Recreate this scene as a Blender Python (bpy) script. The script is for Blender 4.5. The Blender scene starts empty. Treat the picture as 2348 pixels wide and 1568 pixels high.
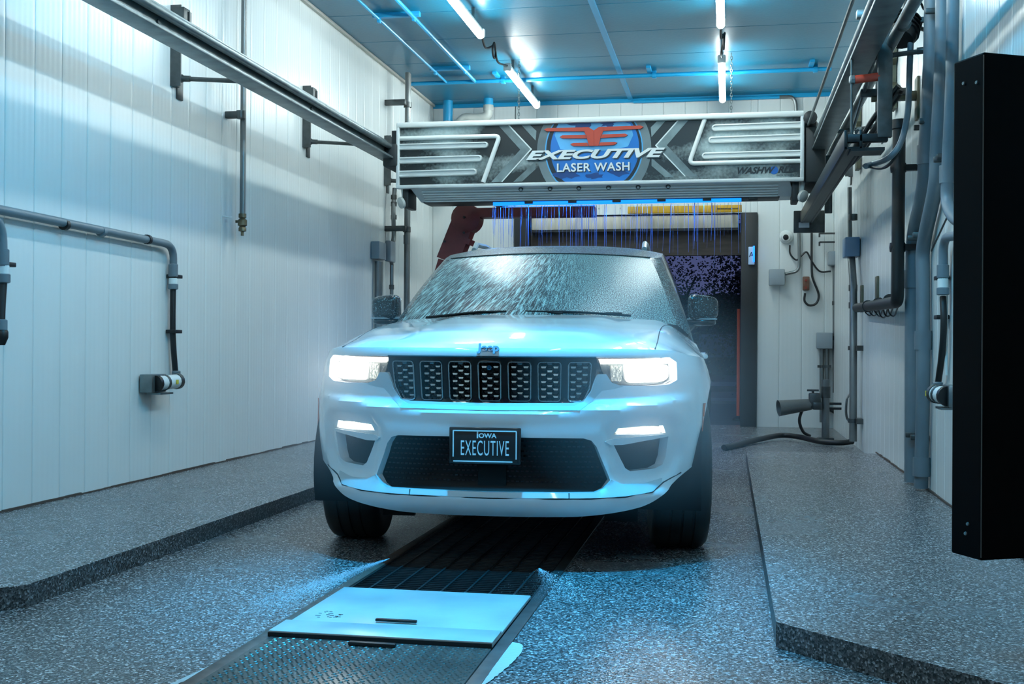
import bpy, bmesh, math, random
from math import pi, sin, cos, sqrt, atan2, exp
from mathutils import Vector, Matrix
from mathutils.geometry import delaunay_2d_cdt
random.seed(7)
C = bpy.context.scene.collection
SC = bpy.context.scene

# ------------------------------------------------------------------ camera
FPX, YAW, PIT, ROL, CH = 2672.0, 0.1838, 0.002278, 0.00625, 1.0
cf = Vector((-sin(YAW) * cos(PIT), cos(YAW) * cos(PIT), sin(PIT)))
r0 = cf.cross(Vector((0, 0, 1))).normalized(); u0 = r0.cross(cf)
cr = cos(ROL) * r0 + sin(ROL) * u0
cu = -sin(ROL) * r0 + cos(ROL) * u0
cam = bpy.data.cameras.new('camera'); cam.sensor_width = 36; cam.lens = FPX / 2348 * 36
cam.clip_end = 400
co = bpy.data.objects.new('camera', cam); C.objects.link(co)
co.matrix_world = Matrix(((cr.x, cu.x, -cf.x, 0), (cr.y, cu.y, -cf.y, 0), (cr.z, cu.z, -cf.z, CH), (0, 0, 0, 1)))
SC.camera = co

def K(px, py, ax, v):
    """pixel of the photograph -> the point where its sight line meets the plane (axis = v)"""
    d = cf + cr * ((px - 1174) / FPX) - cu * ((py - 784) / FPX)
    o = Vector((0, 0, CH)); t = (v - o[ax]) / d[ax]
    return o + d * t

# ------------------------------------------------------------------ world, exposure, main lights
w = bpy.data.worlds.new('dusk'); SC.world = w; w.use_nodes = True
nt = w.node_tree; bg = nt.nodes['Background']
tc = nt.nodes.new('ShaderNodeTexCoord'); sx = nt.nodes.new('ShaderNodeSeparateXYZ')
rp = nt.nodes.new('ShaderNodeValToRGB')
nt.links.new(tc.outputs['Generated'], sx.inputs[0]); nt.links.new(sx.outputs['Z'], rp.inputs[0])
e = rp.color_ramp.elements
e[0].position = 0.0; e[0].color = (.085, .105, .25, 1)
e[1].position = 0.7; e[1].color = (.05, .07, .20, 1)
nt.links.new(rp.outputs[0], bg.inputs[0]); bg.inputs[1].default_value = 0.75
SC.view_settings.view_transform = 'Standard'
SC.view_settings.look = 'None'
SC.view_settings.exposure = 0.0
SC.view_settings.gamma = 1.0
SC.view_settings.use_curve_mapping = False
SC.cycles.max_bounces = 8
SC.cycles.sample_clamp_indirect = 6.0
SC.cycles.caustics_reflective = False
SC.cycles.caustics_refractive = False
TUBE_E = 72.0        # ceiling tubes
BLUE_E = 210.0        # blue accent tubes of the wash bay
BLUE_SPOT = 2700.0   # blue flood lamp over the spot before the car
HEAD_W = 5.0        # head lamp beam
MIST = 0.5         # density of the spray haze at the lamps

# ------------------------------------------------------------------ materials
MATS = {}
def L3(h):
    h = h.lstrip('#'); v = [int(h[i:i + 2], 16) / 255 for i in (0, 2, 4)]
    return tuple(x / 12.92 if x <= .04045 else ((x + .055) / 1.055) ** 2.4 for x in v)
def mat(name, col=(.5, .5, .5), rough=.5, metal=0., emit=None, es=1., spec=.5, coat=0., bump=None, var=None, trans=0.):
    """bump=(scale,strength,dist) noise relief, var=(scale,amount,stretch) colour wear"""
    if name in MATS: return MATS[name]
    m = bpy.data.materials.new(name); m.use_nodes = True; MATS[name] = m
    n = m.node_tree.nodes; l = m.node_tree.links; b = n['Principled BSDF']
    b.inputs['Base Color'].default_value = (*col, 1); b.inputs['Roughness'].default_value = rough
    b.inputs['Metallic'].default_value = metal; b.inputs['Specular IOR Level'].default_value = spec
    b.inputs['Coat Weight'].default_value = coat; b.inputs['Coat Roughness'].default_value = .05
    b.inputs['Transmission Weight'].default_value = trans
    if emit: b.inputs['Emission Color'].default_value = (*emit, 1); b.inputs['Emission Strength'].default_value = es
    if bump or var:
        t = n.new('ShaderNodeTexCoord')
    if bump:
        x = n.new('ShaderNodeTexNoise'); x.inputs['Scale'].default_value = bump[0]; x.inputs['Detail'].default_value = 3
        l.new(t.outputs['Object'], x.inputs['Vector'])
        bp = n.new('ShaderNodeBump'); bp.inputs['Strength'].default_value = bump[1]; bp.inputs['Distance'].default_value = bump[2]
        l.new(x.outputs[0], bp.inputs['Height']); l.new(bp.outputs[0], b.inputs['Normal'])
    if var:
        mp = n.new('ShaderNodeMapping'); mp.inputs['Scale'].default_value = var[2] if len(var) > 2 else (1, 1, 1)
        x = n.new('ShaderNodeTexNoise'); x.inputs['Scale'].default_value = var[0]; x.inputs['Detail'].default_value = 5
        l.new(t.outputs['Object'], mp.inputs[0]); l.new(mp.outputs[0], x.inputs['Vector'])
        mr = n.new('ShaderNodeMapRange'); mr.inputs[1].default_value = .35; mr.inputs[2].default_value = .7
        mr.inputs[3].default_value = 1.0; mr.inputs[4].default_value = 1 - var[1]
        l.new(x.outputs[0], mr.inputs[0])
        mx = n.new('ShaderNodeMix'); mx.data_type = 'RGBA'; mx.blend_type = 'MULTIPLY'; mx.inputs[0].default_value = 1
        mx.inputs[6].default_value = (*col, 1); l.new(mr.outputs[0], mx.inputs[7]); l.new(mx.outputs[2], b.inputs['Base Color'])
    return m

# ------------------------------------------------------------------ mesh builder
class MB:
    def __init__(s): s.v = []; s.f = []; s.uv = None
    def add(s, vs, fs):
        o = len(s.v); s.v += [tuple(p) for p in vs]; s.f += [tuple(i + o for i in f) for f in fs]; return s
    def box(s, c, d, m=None, bev=0.0):
        x, y, z = [k / 2 for k in d]
        if bev <= 0:
            vs = [(a * x, b * y, g * z) for a in (-1, 1) for b in (-1, 1) for g in (-1, 1)]
            fs = [(0, 1, 3, 2), (4, 6, 7, 5), (0, 4, 5, 1), (2, 3, 7, 6), (0, 2, 6, 4), (1, 5, 7, 3)]
        else:
            bm = bmesh.new(); bmesh.ops.create_cube(bm, size=1)
            bmesh.ops.scale(bm, vec=d, verts=bm.verts)
            bmesh.ops.bevel(bm, geom=bm.edges[:], offset=bev, segments=2, profile=.5, affect='EDGES')
            bm.verts.index_update(); vs = [v.co.copy() for v in bm.verts]; fs = [[q.index for q in f.verts] for f in bm.faces]; bm.free()
        c = Vector(c)
        vs = [(m @ Vector(p) if m else Vector(p)) + c for p in vs]
        return s.add(vs, fs)
    def bar(s, a, b, wd, h, up=(0, 0, 1)):
        """rectangular bar from a to b; wd across, h along up"""
        a = Vector(a); b = Vector(b); d = (b - a); L = d.length; d.normalize()
        x = d.cross(Vector(up)).normalized(); z = x.cross(d)
        m = Matrix((x, d, z)).transposed()
        return s.box((a + b) / 2, (wd, L, h), m)
    def tube(s, pts, r, n=10, cap=True):
        pts = [Vector(p) for p in pts]
        rr = r if isinstance(r, (list, tuple)) else [r] * len(pts)
        vs = []; fs = []; N = len(pts); ref = None
        for i, p in enumerate(pts):
            t = (pts[min(i + 1, N - 1)] - pts[max(i - 1, 0)])
            t = t.normalized() if t.length > 1e-9 else Vector((0, 0, 1))
            if ref is None:
                ref = Vector((0, 0, 1)) if abs(t.z) < .9 else Vector((1, 0, 0))
            x = t.cross(ref)
            if x.length < 1e-6: x = t.cross(Vector((0, 1, 0)))
            x.normalize(); y = x.cross(t); ref = y
            for k in range(n):
                a = 2 * pi * k / n; vs.append(p + (x * cos(a) + y * sin(a)) * rr[i])
        for i in range(N - 1):
            for k in range(n):
                a = i * n + k; b = i * n + (k + 1) % n; fs.append((a, b, b + n, a + n))
        if cap: fs.append(tuple(range(n))[::-1]); fs.append(tuple(range((N - 1) * n, N * n)))
        return s.add(vs, fs)
    def loop(s, pts, r, n=6):
        pts = [Vector(p) for p in pts]; N = len(pts); vs = []; fs = []
        nrm = Vector((0, 0, 0))
        for i in range(N): nrm += (pts[i] - pts[0]).cross(pts[(i + 1) % N] - pts[0])
        nrm.normalize()
        for i in range(N):
            t = (pts[(i + 1) % N] - pts[i - 1]).normalized(); x = t.cross(nrm).normalized()
            for k in range(n):
                a = 2 * pi * k / n; vs.append(pts[i] + (x * cos(a) + nrm * sin(a)) * r)
        for i in range(N):
            j = (i + 1) % N
            for k in range(n):
                k2 = (k + 1) % n; fs.append((i * n + k, i * n + k2, j * n + k2, j * n + k))
        return s.add(vs, fs)
    def lathe(s, prof, c, ax, n=24):
        """prof [(radius, along)], axis vector ax from c"""
        ax = Vector(ax).normalized(); x = ax.orthogonal().normalized(); y = ax.cross(x); c = Vector(c); vs = []; fs = []
        for r, h in prof:
            for k in range(n):
                a = 2 * pi * k / n; vs.append(c + ax * h + (x * cos(a) + y * sin(a)) * max(r, 1e-4))
        for i in range(len(prof) - 1):
            for k in range(n):
                a = i * n + k; b = i * n + (k + 1) % n; fs.append((a, b, b + n, a + n))
        fs.append(tuple(range(n))[::-1]); fs.append(tuple(range((len(prof) - 1) * n, len(prof) * n)))
        return s.add(vs, fs)
    def prism(s, poly, d):
        """poly: 3-D points, extruded by vector d"""
        d = Vector(d); n = len(poly); vs = [Vector(p) for p in poly] + [Vector(p) + d for p in poly]
        fs = [tuple(range(n)), tuple(range(2 * n - 1, n - 1, -1))] + [(i, i + n, (i + 1) % n + n, (i + 1) % n) for i in range(n)]
        return s.add(vs, fs)
    def grid(s, fn, nu, nv):
        vs = [fn(i / nu, j / nv) for j in range(nv + 1) for i in range(nu + 1)]
        fs = [(j * (nu + 1) + i, j * (nu + 1) + i + 1, (j + 1) * (nu + 1) + i + 1, (j + 1) * (nu + 1) + i) for j in range(nv) for i in range(nu)]
        return s.add(vs, fs)
    def mesh(s, name, smooth=None, fix=True):
        me = bpy.data.meshes.new(name); me.from_pydata(s.v, [], s.f)
        if fix:
            bm = bmesh.new(); bm.from_mesh(me); bmesh.ops.recalc_face_normals(bm, faces=bm.faces); bm.to_mesh(me); bm.free()
        if smooth is not None:
            me.shade_smooth()
            if smooth < 179: me.set_sharp_from_angle(angle=math.radians(smooth))
        return me

def link(name, me, m, parent=None):
    o = bpy.data.objects.new(name, me); C.objects.link(o)
    if m is not None and me is not None and hasattr(me, 'materials') and len(me.materials) == 0: me.materials.append(m)
    if parent is not None:
        o.parent = parent; o.matrix_parent_inverse = Matrix.Translation(-worldloc(parent))
    return o
def worldloc(p):
    v = Vector((0, 0, 0)); q = p
    while q is not None:
        v = v + Vector(q.location); q = q.parent if q.type == 'EMPTY' else None
    return v
def ob(name, mb, m, parent=None, smooth=40, label=None, kind=None, fix=True):
    o = link(name, mb.mesh(name, smooth, fix), m, parent)
    if label: o['label'] = label
    if kind: o['kind'] = kind
    return o
def thing(name, label, cat, loc=(0, 0, 0), group=None):
    o = bpy.data.objects.new(name, None); C.objects.link(o); o.location = loc; o.empty_display_size = .1
    o['label'] = label; o['category'] = cat
    if group: o['group'] = group
    return o
def tag(o, label, cat, group=None, kind=None):
    o['label'] = label; o['category'] = cat
    if group: o['group'] = group
    if kind: o['kind'] = kind
    return o
def struct(name, mb, m, parent=None, smooth=None):
    o = link(name, mb.mesh(name, smooth), m, parent)
    if parent is None: o['kind'] = 'structure'
    return o
def text(name, body, m, loc, size, parent=None, rot=(pi / 2, 0, 0), sx=1., shear=0., ext=.002, off=0., align='CENTER', space=1.0):
    cu_ = bpy.data.curves.new(name, 'FONT'); cu_.body = body; cu_.size = size; cu_.extrude = ext; cu_.offset = off
    cu_.shear = shear; cu_.align_x = align; cu_.align_y = 'CENTER'; cu_.space_character = space; cu_.resolution_u = 4
    cu_.materials.append(m)
    o = bpy.data.objects.new(name, cu_); C.objects.link(o)
    dg = bpy.context.evaluated_depsgraph_get(); me = bpy.data.meshes.new_from_object(o.evaluated_get(dg)); bpy.data.objects.remove(o); bpy.data.curves.remove(cu_)
    me.materials.clear(); me.materials.append(m)
    o = bpy.data.objects.new(name, me); C.objects.link(o)
    o.location = loc; o.rotation_euler = rot; o.scale = (sx, 1, 1)
    if parent is not None:
        o.parent = parent; o.matrix_parent_inverse = Matrix.Translation(-worldloc(parent))
    return o
def arc(a, b, c, n=6):
    """quadratic bend a->c around corner b"""
    a, b, c = Vector(a), Vector(b), Vector(c)
    return [(a * (1 - t) ** 2 + b * 2 * t * (1 - t) + c * t * t) for t in [i / n for i in range(n + 1)]]
def bendpath(pts, r, n=5):
    pts = [Vector(p) for p in pts]; out = [pts[0]]
    for i in range(1, len(pts) - 1):
        p, q, s_ = pts[i - 1], pts[i], pts[i + 1]
        d1 = min(r, (p - q).length * .45); d2 = min(r, (s_ - q).length * .45)
        out += arc(q + (p - q).normalized() * d1, q, q + (s_ - q).normalized() * d2, n)
    return out + [pts[-1]]
def spline(pts, n=8):
    P = [Vector(p) for p in pts]; P = [2 * P[0] - P[1]] + P + [2 * P[-1] - P[-2]]; out = []
    for i in range(1, len(P) - 2):
        for k in range(n):
            t = k / n; a, b, c, d = P[i - 1:i + 3]
            out.append(.5 * ((2 * b) + (c - a) * t + (2 * a - 5 * b + 4 * c - d) * t * t + (3 * b - a - 3 * c + d) * t ** 3))
    return out + [P[-2]]
def inpoly(x, y, P):
    c = False; n = len(P); j = n - 1
    for i in range(n):
        if (P[i][1] > y) != (P[j][1] > y) and x < (P[j][0] - P[i][0]) * (y - P[i][1]) / (P[j][1] - P[i][1]) + P[i][0]: c = not c
        j = i
    return c
def pdist(x, y, P):
    b = 1e9; n = len(P)
    for i in range(n):
        ax, ay = P[i]; bx, by = P[(i + 1) % n]; dx, dy = bx - ax, by - ay; q = dx * dx + dy * dy
        t = 0 if q < 1e-12 else max(0, min(1, ((x - ax) * dx + (y - ay) * dy) / q))
        b = min(b, (x - ax - t * dx) ** 2 + (y - ay - t * dy) ** 2)
    return sqrt(b)
def resample(P, h):
    out = []; n = len(P)
    for i in range(n):
        a, b = P[i], P[(i + 1) % n]; L = sqrt((a[0] - b[0]) ** 2 + (a[1] - b[1]) ** 2); k = max(1, int(round(L / h)))
        out += [(a[0] + (b[0] - a[0]) * t / k, a[1] + (b[1] - a[1]) * t / k) for t in range(k)]
    return out
def rnd(P, r, n=4):
    """round the corners of a 2-D polygon"""
    out = []; N = len(P)
    for i in range(N):
        p, q, s_ = Vector(P[i - 1]), Vector(P[i]), Vector(P[(i + 1) % N])
        d1 = min(r, (p - q).length * .45); d2 = min(r, (s_ - q).length * .45)
        a = q + (p - q).normalized() * d1; c = q + (s_ - q).normalized() * d2
        for t in [k / n for k in range(n + 1)]:
            v = a * (1 - t) ** 2 + q * 2 * t * (1 - t) + c * t * t; out.append((v.x, v.y))
    return out
def cdt(outer, holes=(), extra=(), h=.03, hb=None):
    """triangulate a 2-D region with holes and interior crease loops: (verts, tris)"""
    hb = hb or h
    loops = [resample(outer, hb)] + [resample(q, hb) for q in holes] + [resample(q, hb) for q in extra]
    vs = []; es = []
    for q in loops:
        o = len(vs); vs += [Vector(p) for p in q]; es += [(o + i, o + (i + 1) % len(q)) for i in range(len(q))]
    x0 = min(p[0] for p in outer); x1 = max(p[0] for p in outer); y0 = min(p[1] for p in outer); y1 = max(p[1] for p in outer)
    near = {}
    for p in vs: near.setdefault((int(p.x // hb), int(p.y // hb)), []).append(p)
    j = 0; y = y0
    while y < y1:
        x = x0 + (h / 2 if j % 2 else 0)
        while x < x1:
            if inpoly(x, y, loops[0]) and not any(inpoly(x, y, q) for q in holes):
                cx, cy = int(x // hb), int(y // hb)
                if all((p.x - x) ** 2 + (p.y - y) ** 2 > (.55 * hb) ** 2 for a in (-1, 0, 1) for b in (-1, 0, 1) for p in near.get((cx + a, cy + b), ())):
                    vs.append(Vector((x, y)))
            x += h
        y += h * .87; j += 1
    V, E_, F, *_ = delaunay_2d_cdt(vs, es, [], 0, 1e-6)
    T = []
    for f in F:
        cx = sum(V[i].x for i in f) / 3; cy = sum(V[i].y for i in f) / 3
        if inpoly(cx, cy, loops[0]) and not any(inpoly(cx, cy, q) for q in holes): T.append(tuple(f))
    return V, T, loops
# ------------------------------------------------------------------ room
XL, XR, YB, ZC, Y0, PZ = -3.82, 1.266, 14.8, 4.13, -3.0, .085
DX0, DX1, DZ1 = -2.72, .345, 2.66            # exit door opening in the back wall
white = mat('white_pvc', L3('#d8dddb'), .27, spec=.42, var=(1.2, .12, (1, 1, .25)))
wback = mat('wall_backing', L3('#6f7675'), .7)
seal = mat('dark_sealant', L3('#4a3f38'), .8)
blue = mat('blue_ceiling_paint', L3('#12708f'), .33, spec=.45, var=(.9, .18), bump=(35, .12, .01))
bluep = mat('blue_painted_pipe', L3('#1c93c4'), .35)
galv = mat('galvanised_steel', L3('#8b9698'), .38, metal=.85, var=(9, .35), bump=(60, .05, .004))
dsteel = mat('dark_steel', L3('#5b5f5f'), .42, metal=.75, var=(12, .4))
black = mat('black_rubber', L3('#15181a'), .45)
pvcg = mat('grey_pvc', L3('#66747c'), .4, var=(6, .15))
cond = mat('grey_conduit', L3('#777c7c'), .38, metal=.6, var=(5, .25))
boxg = mat('grey_box', L3('#8b969c'), .4)
wplas = mat('white_plastic', L3('#d5dad8'), .35)
rust = mat('brown_enamel', L3('#6b4a3a'), .55, var=(14, .3))
blackm = mat('black_metal', L3('#0b0c0e'), .4)

# epoxy flake floor
def flake(name, dark, wet):
    m = bpy.data.materials.new(name); m.use_nodes = True; n = m.node_tree.nodes; l = m.node_tree.links; b = n['Principled BSDF']
    t = n.new('ShaderNodeTexCoord')
    v = n.new('ShaderNodeTexVoronoi'); v.inputs['Scale'].default_value = 150
    l.new(t.outputs['Object'], v.inputs['Vector'])
    s_ = n.new('ShaderNodeSeparateColor'); l.new(v.outputs['Color'], s_.inputs[0])
    r = n.new('ShaderNodeValToRGB'); r.color_ramp.interpolation = 'CONSTANT'; el = r.color_ramp.elements
    cols = [(0, .022), (.22, .07), (.45, .13), (.7, .24), (.9, .50)]
    el[0].position = 0; el[1].position = .2
    while len(el) < 5: el.new(.5)
    for k, (p, g) in enumerate(cols): el[k].position = p; g *= dark; el[k].color = (g * .96, g * 1.0, g * 1.03, 1)
    l.new(s_.outputs[0], r.inputs[0]); l.new(r.outputs[0], b.inputs['Base Color'])
    x = n.new('ShaderNodeTexNoise'); x.inputs['Scale'].default_value = 1.3; x.inputs['Detail'].default_value = 4; l.new(t.outputs['Object'], x.inputs['Vector'])
    mr = n.new('ShaderNodeMapRange'); mr.inputs[1].default_value = .25; mr.inputs[2].default_value = .75
    mr.inputs[3].default_value = wet; mr.inputs[4].default_value = wet + .16; l.new(x.outputs[0], mr.inputs[0]); l.new(mr.outputs[0], b.inputs['Roughness'])
    bp = n.new('ShaderNodeBump'); bp.inputs['Strength'].default_value = .35; bp.inputs['Distance'].default_value = .004
    l.new(v.outputs['Distance'], bp.inputs['Height']); l.new(bp.outputs[0], b.inputs['Normal'])
    return m
fl = flake('epoxy_flake_floor', 1.0, .16)
flk = flake('epoxy_flake_kerb', .55, .3)

GX0, GX1, GY0, GY1 = -1.52, -.755, 3.1, 9.4   # floor opening of the drain pit
f = MB()
for x0, x1, y0, y1 in ((XL, GX0, Y0, YB + .2), (GX1, XR, Y0, YB + .2), (GX0, GX1, Y0, 2.6), (GX0, GX1, GY1, YB + .2)):
    f.box(((x0 + x1) / 2, (y0 + y1) / 2, -.15), (x1 - x0, y1 - y0, .3))
floor = struct('floor', f, fl)
p = MB()
p.box(((GX0 + GX1) / 2, 6.0, -.62), (GX1 - GX0 + .1, 6.9, .04))
pit = mat('drain_pit', L3('#1b1d1d'), .6)
o = struct('trim_drain_pit', p, pit); o['kind'] = 'structure'
def platform(n, poly):
    a = MB(); a.prism([(x, y, PZ) for x, y in poly], (0, 0, -PZ + .001))
    o = a.mesh(n, None); o.materials.append(fl); o.materials.append(flk)
    for q in o.polygons: q.material_index = 0 if abs(q.normal.z) > .5 else 1
    r = link(n, o, None); r['kind'] = 'structure'; return r
platform('trim_platform_left', [(XL, 2.45), (-2.66, 3.9), (-2.592, 3.985), (-2.592, 10.4), (XL, 10.4)])
platform('trim_platform_right', [(XR, 2.75), (.81, 3.3), (.16, 3.97), (.153, 10.4), (XR, 10.4)])

PW = .271
def panelmesh(name, wd, ht, ribs=5):
    """a pvc wall plank: recessed joint at both edges, shallow flutes"""
    a = MB(); prof = [(0, -.007), (.004, -.0005)]
    for i in range(ribs * 4 + 1):
        t = i / (ribs * 4); prof.append((.008 + (wd - .016) * t, .0007 + .0011 * (1 - cos(2 * pi * ribs * t)) / 2))
    prof += [(wd - .004, -.0005), (wd, -.007)]
    vs = [(0, q[0], 0) for q in []]
    for z in (0, ht):
        for yy, d in prof: vs.append((d, yy, z))
    n = len(prof)
    a.add(vs, [(i, i + 1, i + 1 + n, i + n) for i in range(n - 1)])
    me = a.mesh(name, 50, fix=False); me.materials.append(white); return me
def wallplane(name, c, d): return struct(name, MB().box(c, d), wback)
wl = wallplane('wall_left', (XL - .06, (Y0 + YB) / 2, ZC / 2), (.1, YB - Y0, ZC))
wr = wallplane('wall_right', (XR + .06, (Y0 + YB) / 2, ZC / 2), (.1, YB - Y0, ZC))
bk = MB()
bk.box(((XL + DX0) / 2, YB + .08, ZC / 2), (DX0 - XL, .14, ZC)); bk.box(((XR + DX1) / 2, YB + .08, ZC / 2), (XR - DX1, .14, ZC))
bk.box(((DX0 + DX1) / 2, YB + .08, (ZC + DZ1) / 2), (DX1 - DX0, .14, ZC - DZ1))
wb = struct('wall_back', bk, wback)
me = panelmesh('panel', PW, ZC)
k = 0; y = 5.64 - PW * 31
while y < YB - .01:
    o = link('panel', me, None, wl); o.location = (XL, y, 0)
    o = link('panel', me, None, wr); o.location = (XR, y + PW, 0); o.rotation_euler = (0, 0, pi)
    y += PW
me0 = panelmesh('panel', PW, ZC); cache = {}
for xa, xb, z0 in ((XL, DX0, 0), (DX0, DX1, DZ1), (DX1, XR, 0)):
    x = xa
    while x < xb - .02:
        wd = min(PW, xb - x); key = (round(wd, 3), z0)
        if key not in cache: cache[key] = panelmesh('panel', wd, ZC - z0)
        o = link('panel', cache[key], None, wb); o.location = (x, YB, z0); o.rotation_euler = (0, 0, -pi / 2)
        o.location.x = x; x += wd
# front end of the bay with the open entrance behind the camera
fr = MB(); fr.box(((XL - 2.85) / 2, Y0 - .08, ZC / 2), (-2.85 - XL, .14, ZC)); fr.box(((XR + .3) / 2, Y0 - .08, ZC / 2), (XR - .3, .14, ZC))
fr.box((-1.275, Y0 - .08, 3.5), (3.15, .14, ZC - 2.87)); struct('wall_front', fr, white)
# sealant line at the foot of the walls, ragged
for nm, X, sg in (('baseboard_left', XL, 1), ('baseboard_right', XR, -1)):
    a = MB(); rr = random.Random(3); y = 3.0
    while y < 10.4:
        L = rr.uniform(.05, .3); a.box((X + sg * .006, y + L / 2, PZ + .004), (.012, L, rr.uniform(.006, .02))); y += L
    struct(nm, a, seal)
# ceiling: blue painted sheets
ce = struct('ceiling', MB().box(((XL + XR) / 2, (Y0 + YB) / 2, ZC + .06), (XR - XL, YB - Y0, .1)), blue)
CPW = .965; sheets = {}
y = 10.63 - CPW * 14
while y < YB:
    y1 = min(y + CPW, YB)
    for xa, xb in ((XL, -1.24), (-1.24, XR)):
        key = (round(y1 - y, 3), xa)
        if key not in sheets:
            a = MB().box((0, 0, 0), (xb - xa - .006, y1 - y - .008, .014), bev=.003); sheets[key] = a.mesh('ceiling_panel', None); sheets[key].materials.append(blue)
        o = link('ceiling_panel', sheets[key], None, ce); o.location = ((xa + xb) / 2, (y + y1) / 2, ZC)
    y = y1
struct('trim_ceiling_strip', MB().box((-1.24, (Y0 + YB) / 2, ZC - .012), (.06, YB - Y0, .02), bev=.004), bluep, smooth=40)
struct('trim_ceiling_left', MB().box((XL + .02, (Y0 + YB) / 2, ZC - .02), (.03, YB - Y0, .03)), mat('cream_bead', L3('#b9b7ae'), .5))
struct('trim_ceiling_back', MB().box((-1.27, YB - .02, ZC - .03), (XR - XL, .03, .05)), bluep)

# ------------------------------------------------------------------ ceiling tubes (the light of the bay)
tubeglow = mat('tube_glow', (1, 1, 1), .4, emit=(.88, 1.0, .99), es=TUBE_E)
tubebody = mat('tube_body', L3('#cfd6d6'), .4)
blueglow = mat('blue_tube_glow', (.2, .5, 1), .4, emit=(.02, .56, 1.0), es=BLUE_E)
ROWS = (-2.345, -.088); TZ = 3.95
def tube_light(x, y, label, group=None, glow=tubeglow, L=2.0, z=TZ):
    t = thing('tube_light', label, 'ceiling light', (x, y + L / 2, z), group)
    ob('housing', MB().box((x, y + L / 2, z + .035), (.055, L - .04, .05), bev=.012), tubebody, t)
    ob('diffuser', MB().tube([(x, y + .03, z), (x, y + L - .03, z)], .036, 12), glow, t)
    for yy in (y, y + L - .05): ob('end_cap', MB().box((x, yy + .025, z + .02), (.085, .05, .085), bev=.015), tubebody, t)
    for yy in (y + .35, y + L - .35): ob('hanger', MB().box((x, yy, (z + .06 + ZC) / 2), (.03, .03, ZC - z - .06)), cond, t)
    return t
nm = {0: 'left', 1: 'right'}
for i, x in enumerate(ROWS):
    tube_light(x, 12.22, 'far tube light of the %s-hand ceiling row, whole tube in view' % nm[i])
    tube_light(x, 8.9, 'nearer tube light of the %s-hand ceiling row, cut off by the top edge' % nm[i])
    tube_light(x, -.6, 'white tube light near the bay entrance, %s-hand row, out of view' % nm[i])
    tube_light(x, 5.6, 'white tube light above the car hood, %s-hand row, out of view' % nm[i])
for x in (-.9, .1):
    tube_light(x, 4.2, 'blue accent tube light overhead before the car, %s one, out of view' % ('left' if x < 0 else 'right'), None, blueglow, 1.0)
bs = thing('flood_lamp', 'blue flood lamp on the ceiling over the drain before the car, out of view', 'lamp', (-.9, 4.35, ZC))
ob('body', MB().lathe([(.05, 0), (.09, .04), (.10, .14), (.095, .15)], (-.9, 4.35, ZC - .01), (0, 0, -1), 20), tubebody, bs)
ob('bracket', MB().box((-.9, 4.35, ZC - .02), (.14, .06, .03)), cond, bs)
ld = bpy.data.lights.new('blue_flood', 'SPOT'); ld.energy = BLUE_SPOT; ld.color = (.02, .48, 1.0); ld.spot_size = math.radians(46); ld.spot_blend = .8; ld.shadow_soft_size = .09
o = bpy.data.objects.new('blue_flood', ld); C.objects.link(o); o.location = (-.9, 4.35, ZC - .19); o.rotation_euler = (math.radians(3), 0, 0)
# looped flex between neighbouring tubes, chains
for i, x in enumerate(ROWS):
    a, b = 10.9, 12.22
    pts = [(x, a, TZ + .02), (x, a + .2, TZ - .06), (x + .02, a + .45, TZ + .02)]
    for k in range(10):
        an = 2 * pi * k / 9; pts.append((x + .02 + .012 * k / 9, a + .5 + .09 * sin(an), TZ - .02 + .07 * cos(an)))
    pts += [(x, a + .8, TZ - .05), (x, b, TZ + .03)]
    tag(ob('light_flex', MB().tube(spline(pts, 5), .011, 6), black), 'looped dark flex joining the two tube lights of the %s-hand row' % nm[i], 'cable')
for i, (px, py0, py1) in enumerate(((1190, 205, 262), (1677, 178, 262))):
    p0 = K(px, py0, 1, 12.6); a = MB(); z = ZC - .02; zb = 3.2
    n = 0
    while z > zb:
        ring = [(p0.x + (.011 * cos(q) if n % 2 else 0), 12.6 + (0 if n % 2 else .011 * cos(q)), z - .016 + .022 * sin(q)) for q in [2 * pi * j / 8 for j in range(8)]]
        a.loop(ring, .0035, 4); z -= .033; n += 1
    tag(ob('chain', a, galv), 'thin steel chain hanging from the ceiling below the far %s-hand tube light' % nm[i], 'chain')

# ------------------------------------------------------------------ ceiling pipes (painted blue with the ceiling)
CZ = ZC - .06
def strap(x, y, z0): return MB().box((x, y, (z0 + ZC) / 2), (.04, .04, ZC - z0), bev=.004)
t = thing('ceiling_pipe', 'blue painted cross pipe under the ceiling, running wall to wall', 'pipe', (-1.3, 13.3, CZ))
ob('pipe', MB().tube([(-3.76, 13.3, CZ), (1.1, 13.3, CZ)], .024, 10), bluep, t)
for x in (-2.6, -.85, .93):
    ob('hanger', MB().box((x, 13.33, CZ + .02), (.05, .05, .1), bev=.006), bluep, t); ob('clamp', MB().lathe([(.034, -.02), (.034, .02)], (x, 13.3, CZ), (1, 0, 0), 10), bluep, t)
    ob('strut', MB().box((x - .05, 13.2, ZC - .02), (.05, .3, .03)), bluep, t)
for x, wd in ((-3.27, 'outer'), (-2.93, 'inner')):
    t = thing('ceiling_pipe', '%s of the two long blue ceiling pipes near the left wall' % wd, 'pipe', (x, 9, CZ))
    ob('pipe', MB().tube([(x, -1, CZ), (x, 13.3, CZ)], .014 if wd == 'outer' else .02, 8), bluep, t)
for y, a in ((10.6, 'nearer'), (12.75, 'farther')):
    t = thing('pipe_strut', '%s blue strut carrying the two long ceiling pipes' % a, 'bracket', (-3.1, y, ZC))
    ob('channel', MB().box((-3.1, y, ZC - .025), (.46, .06, .05), bev=.005), bluep, t)
    for x in (-3.27, -2.93): ob('clamp', MB().box((x, y, CZ - .005), (.03, .05, .06), bev=.005), bluep, t)
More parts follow.
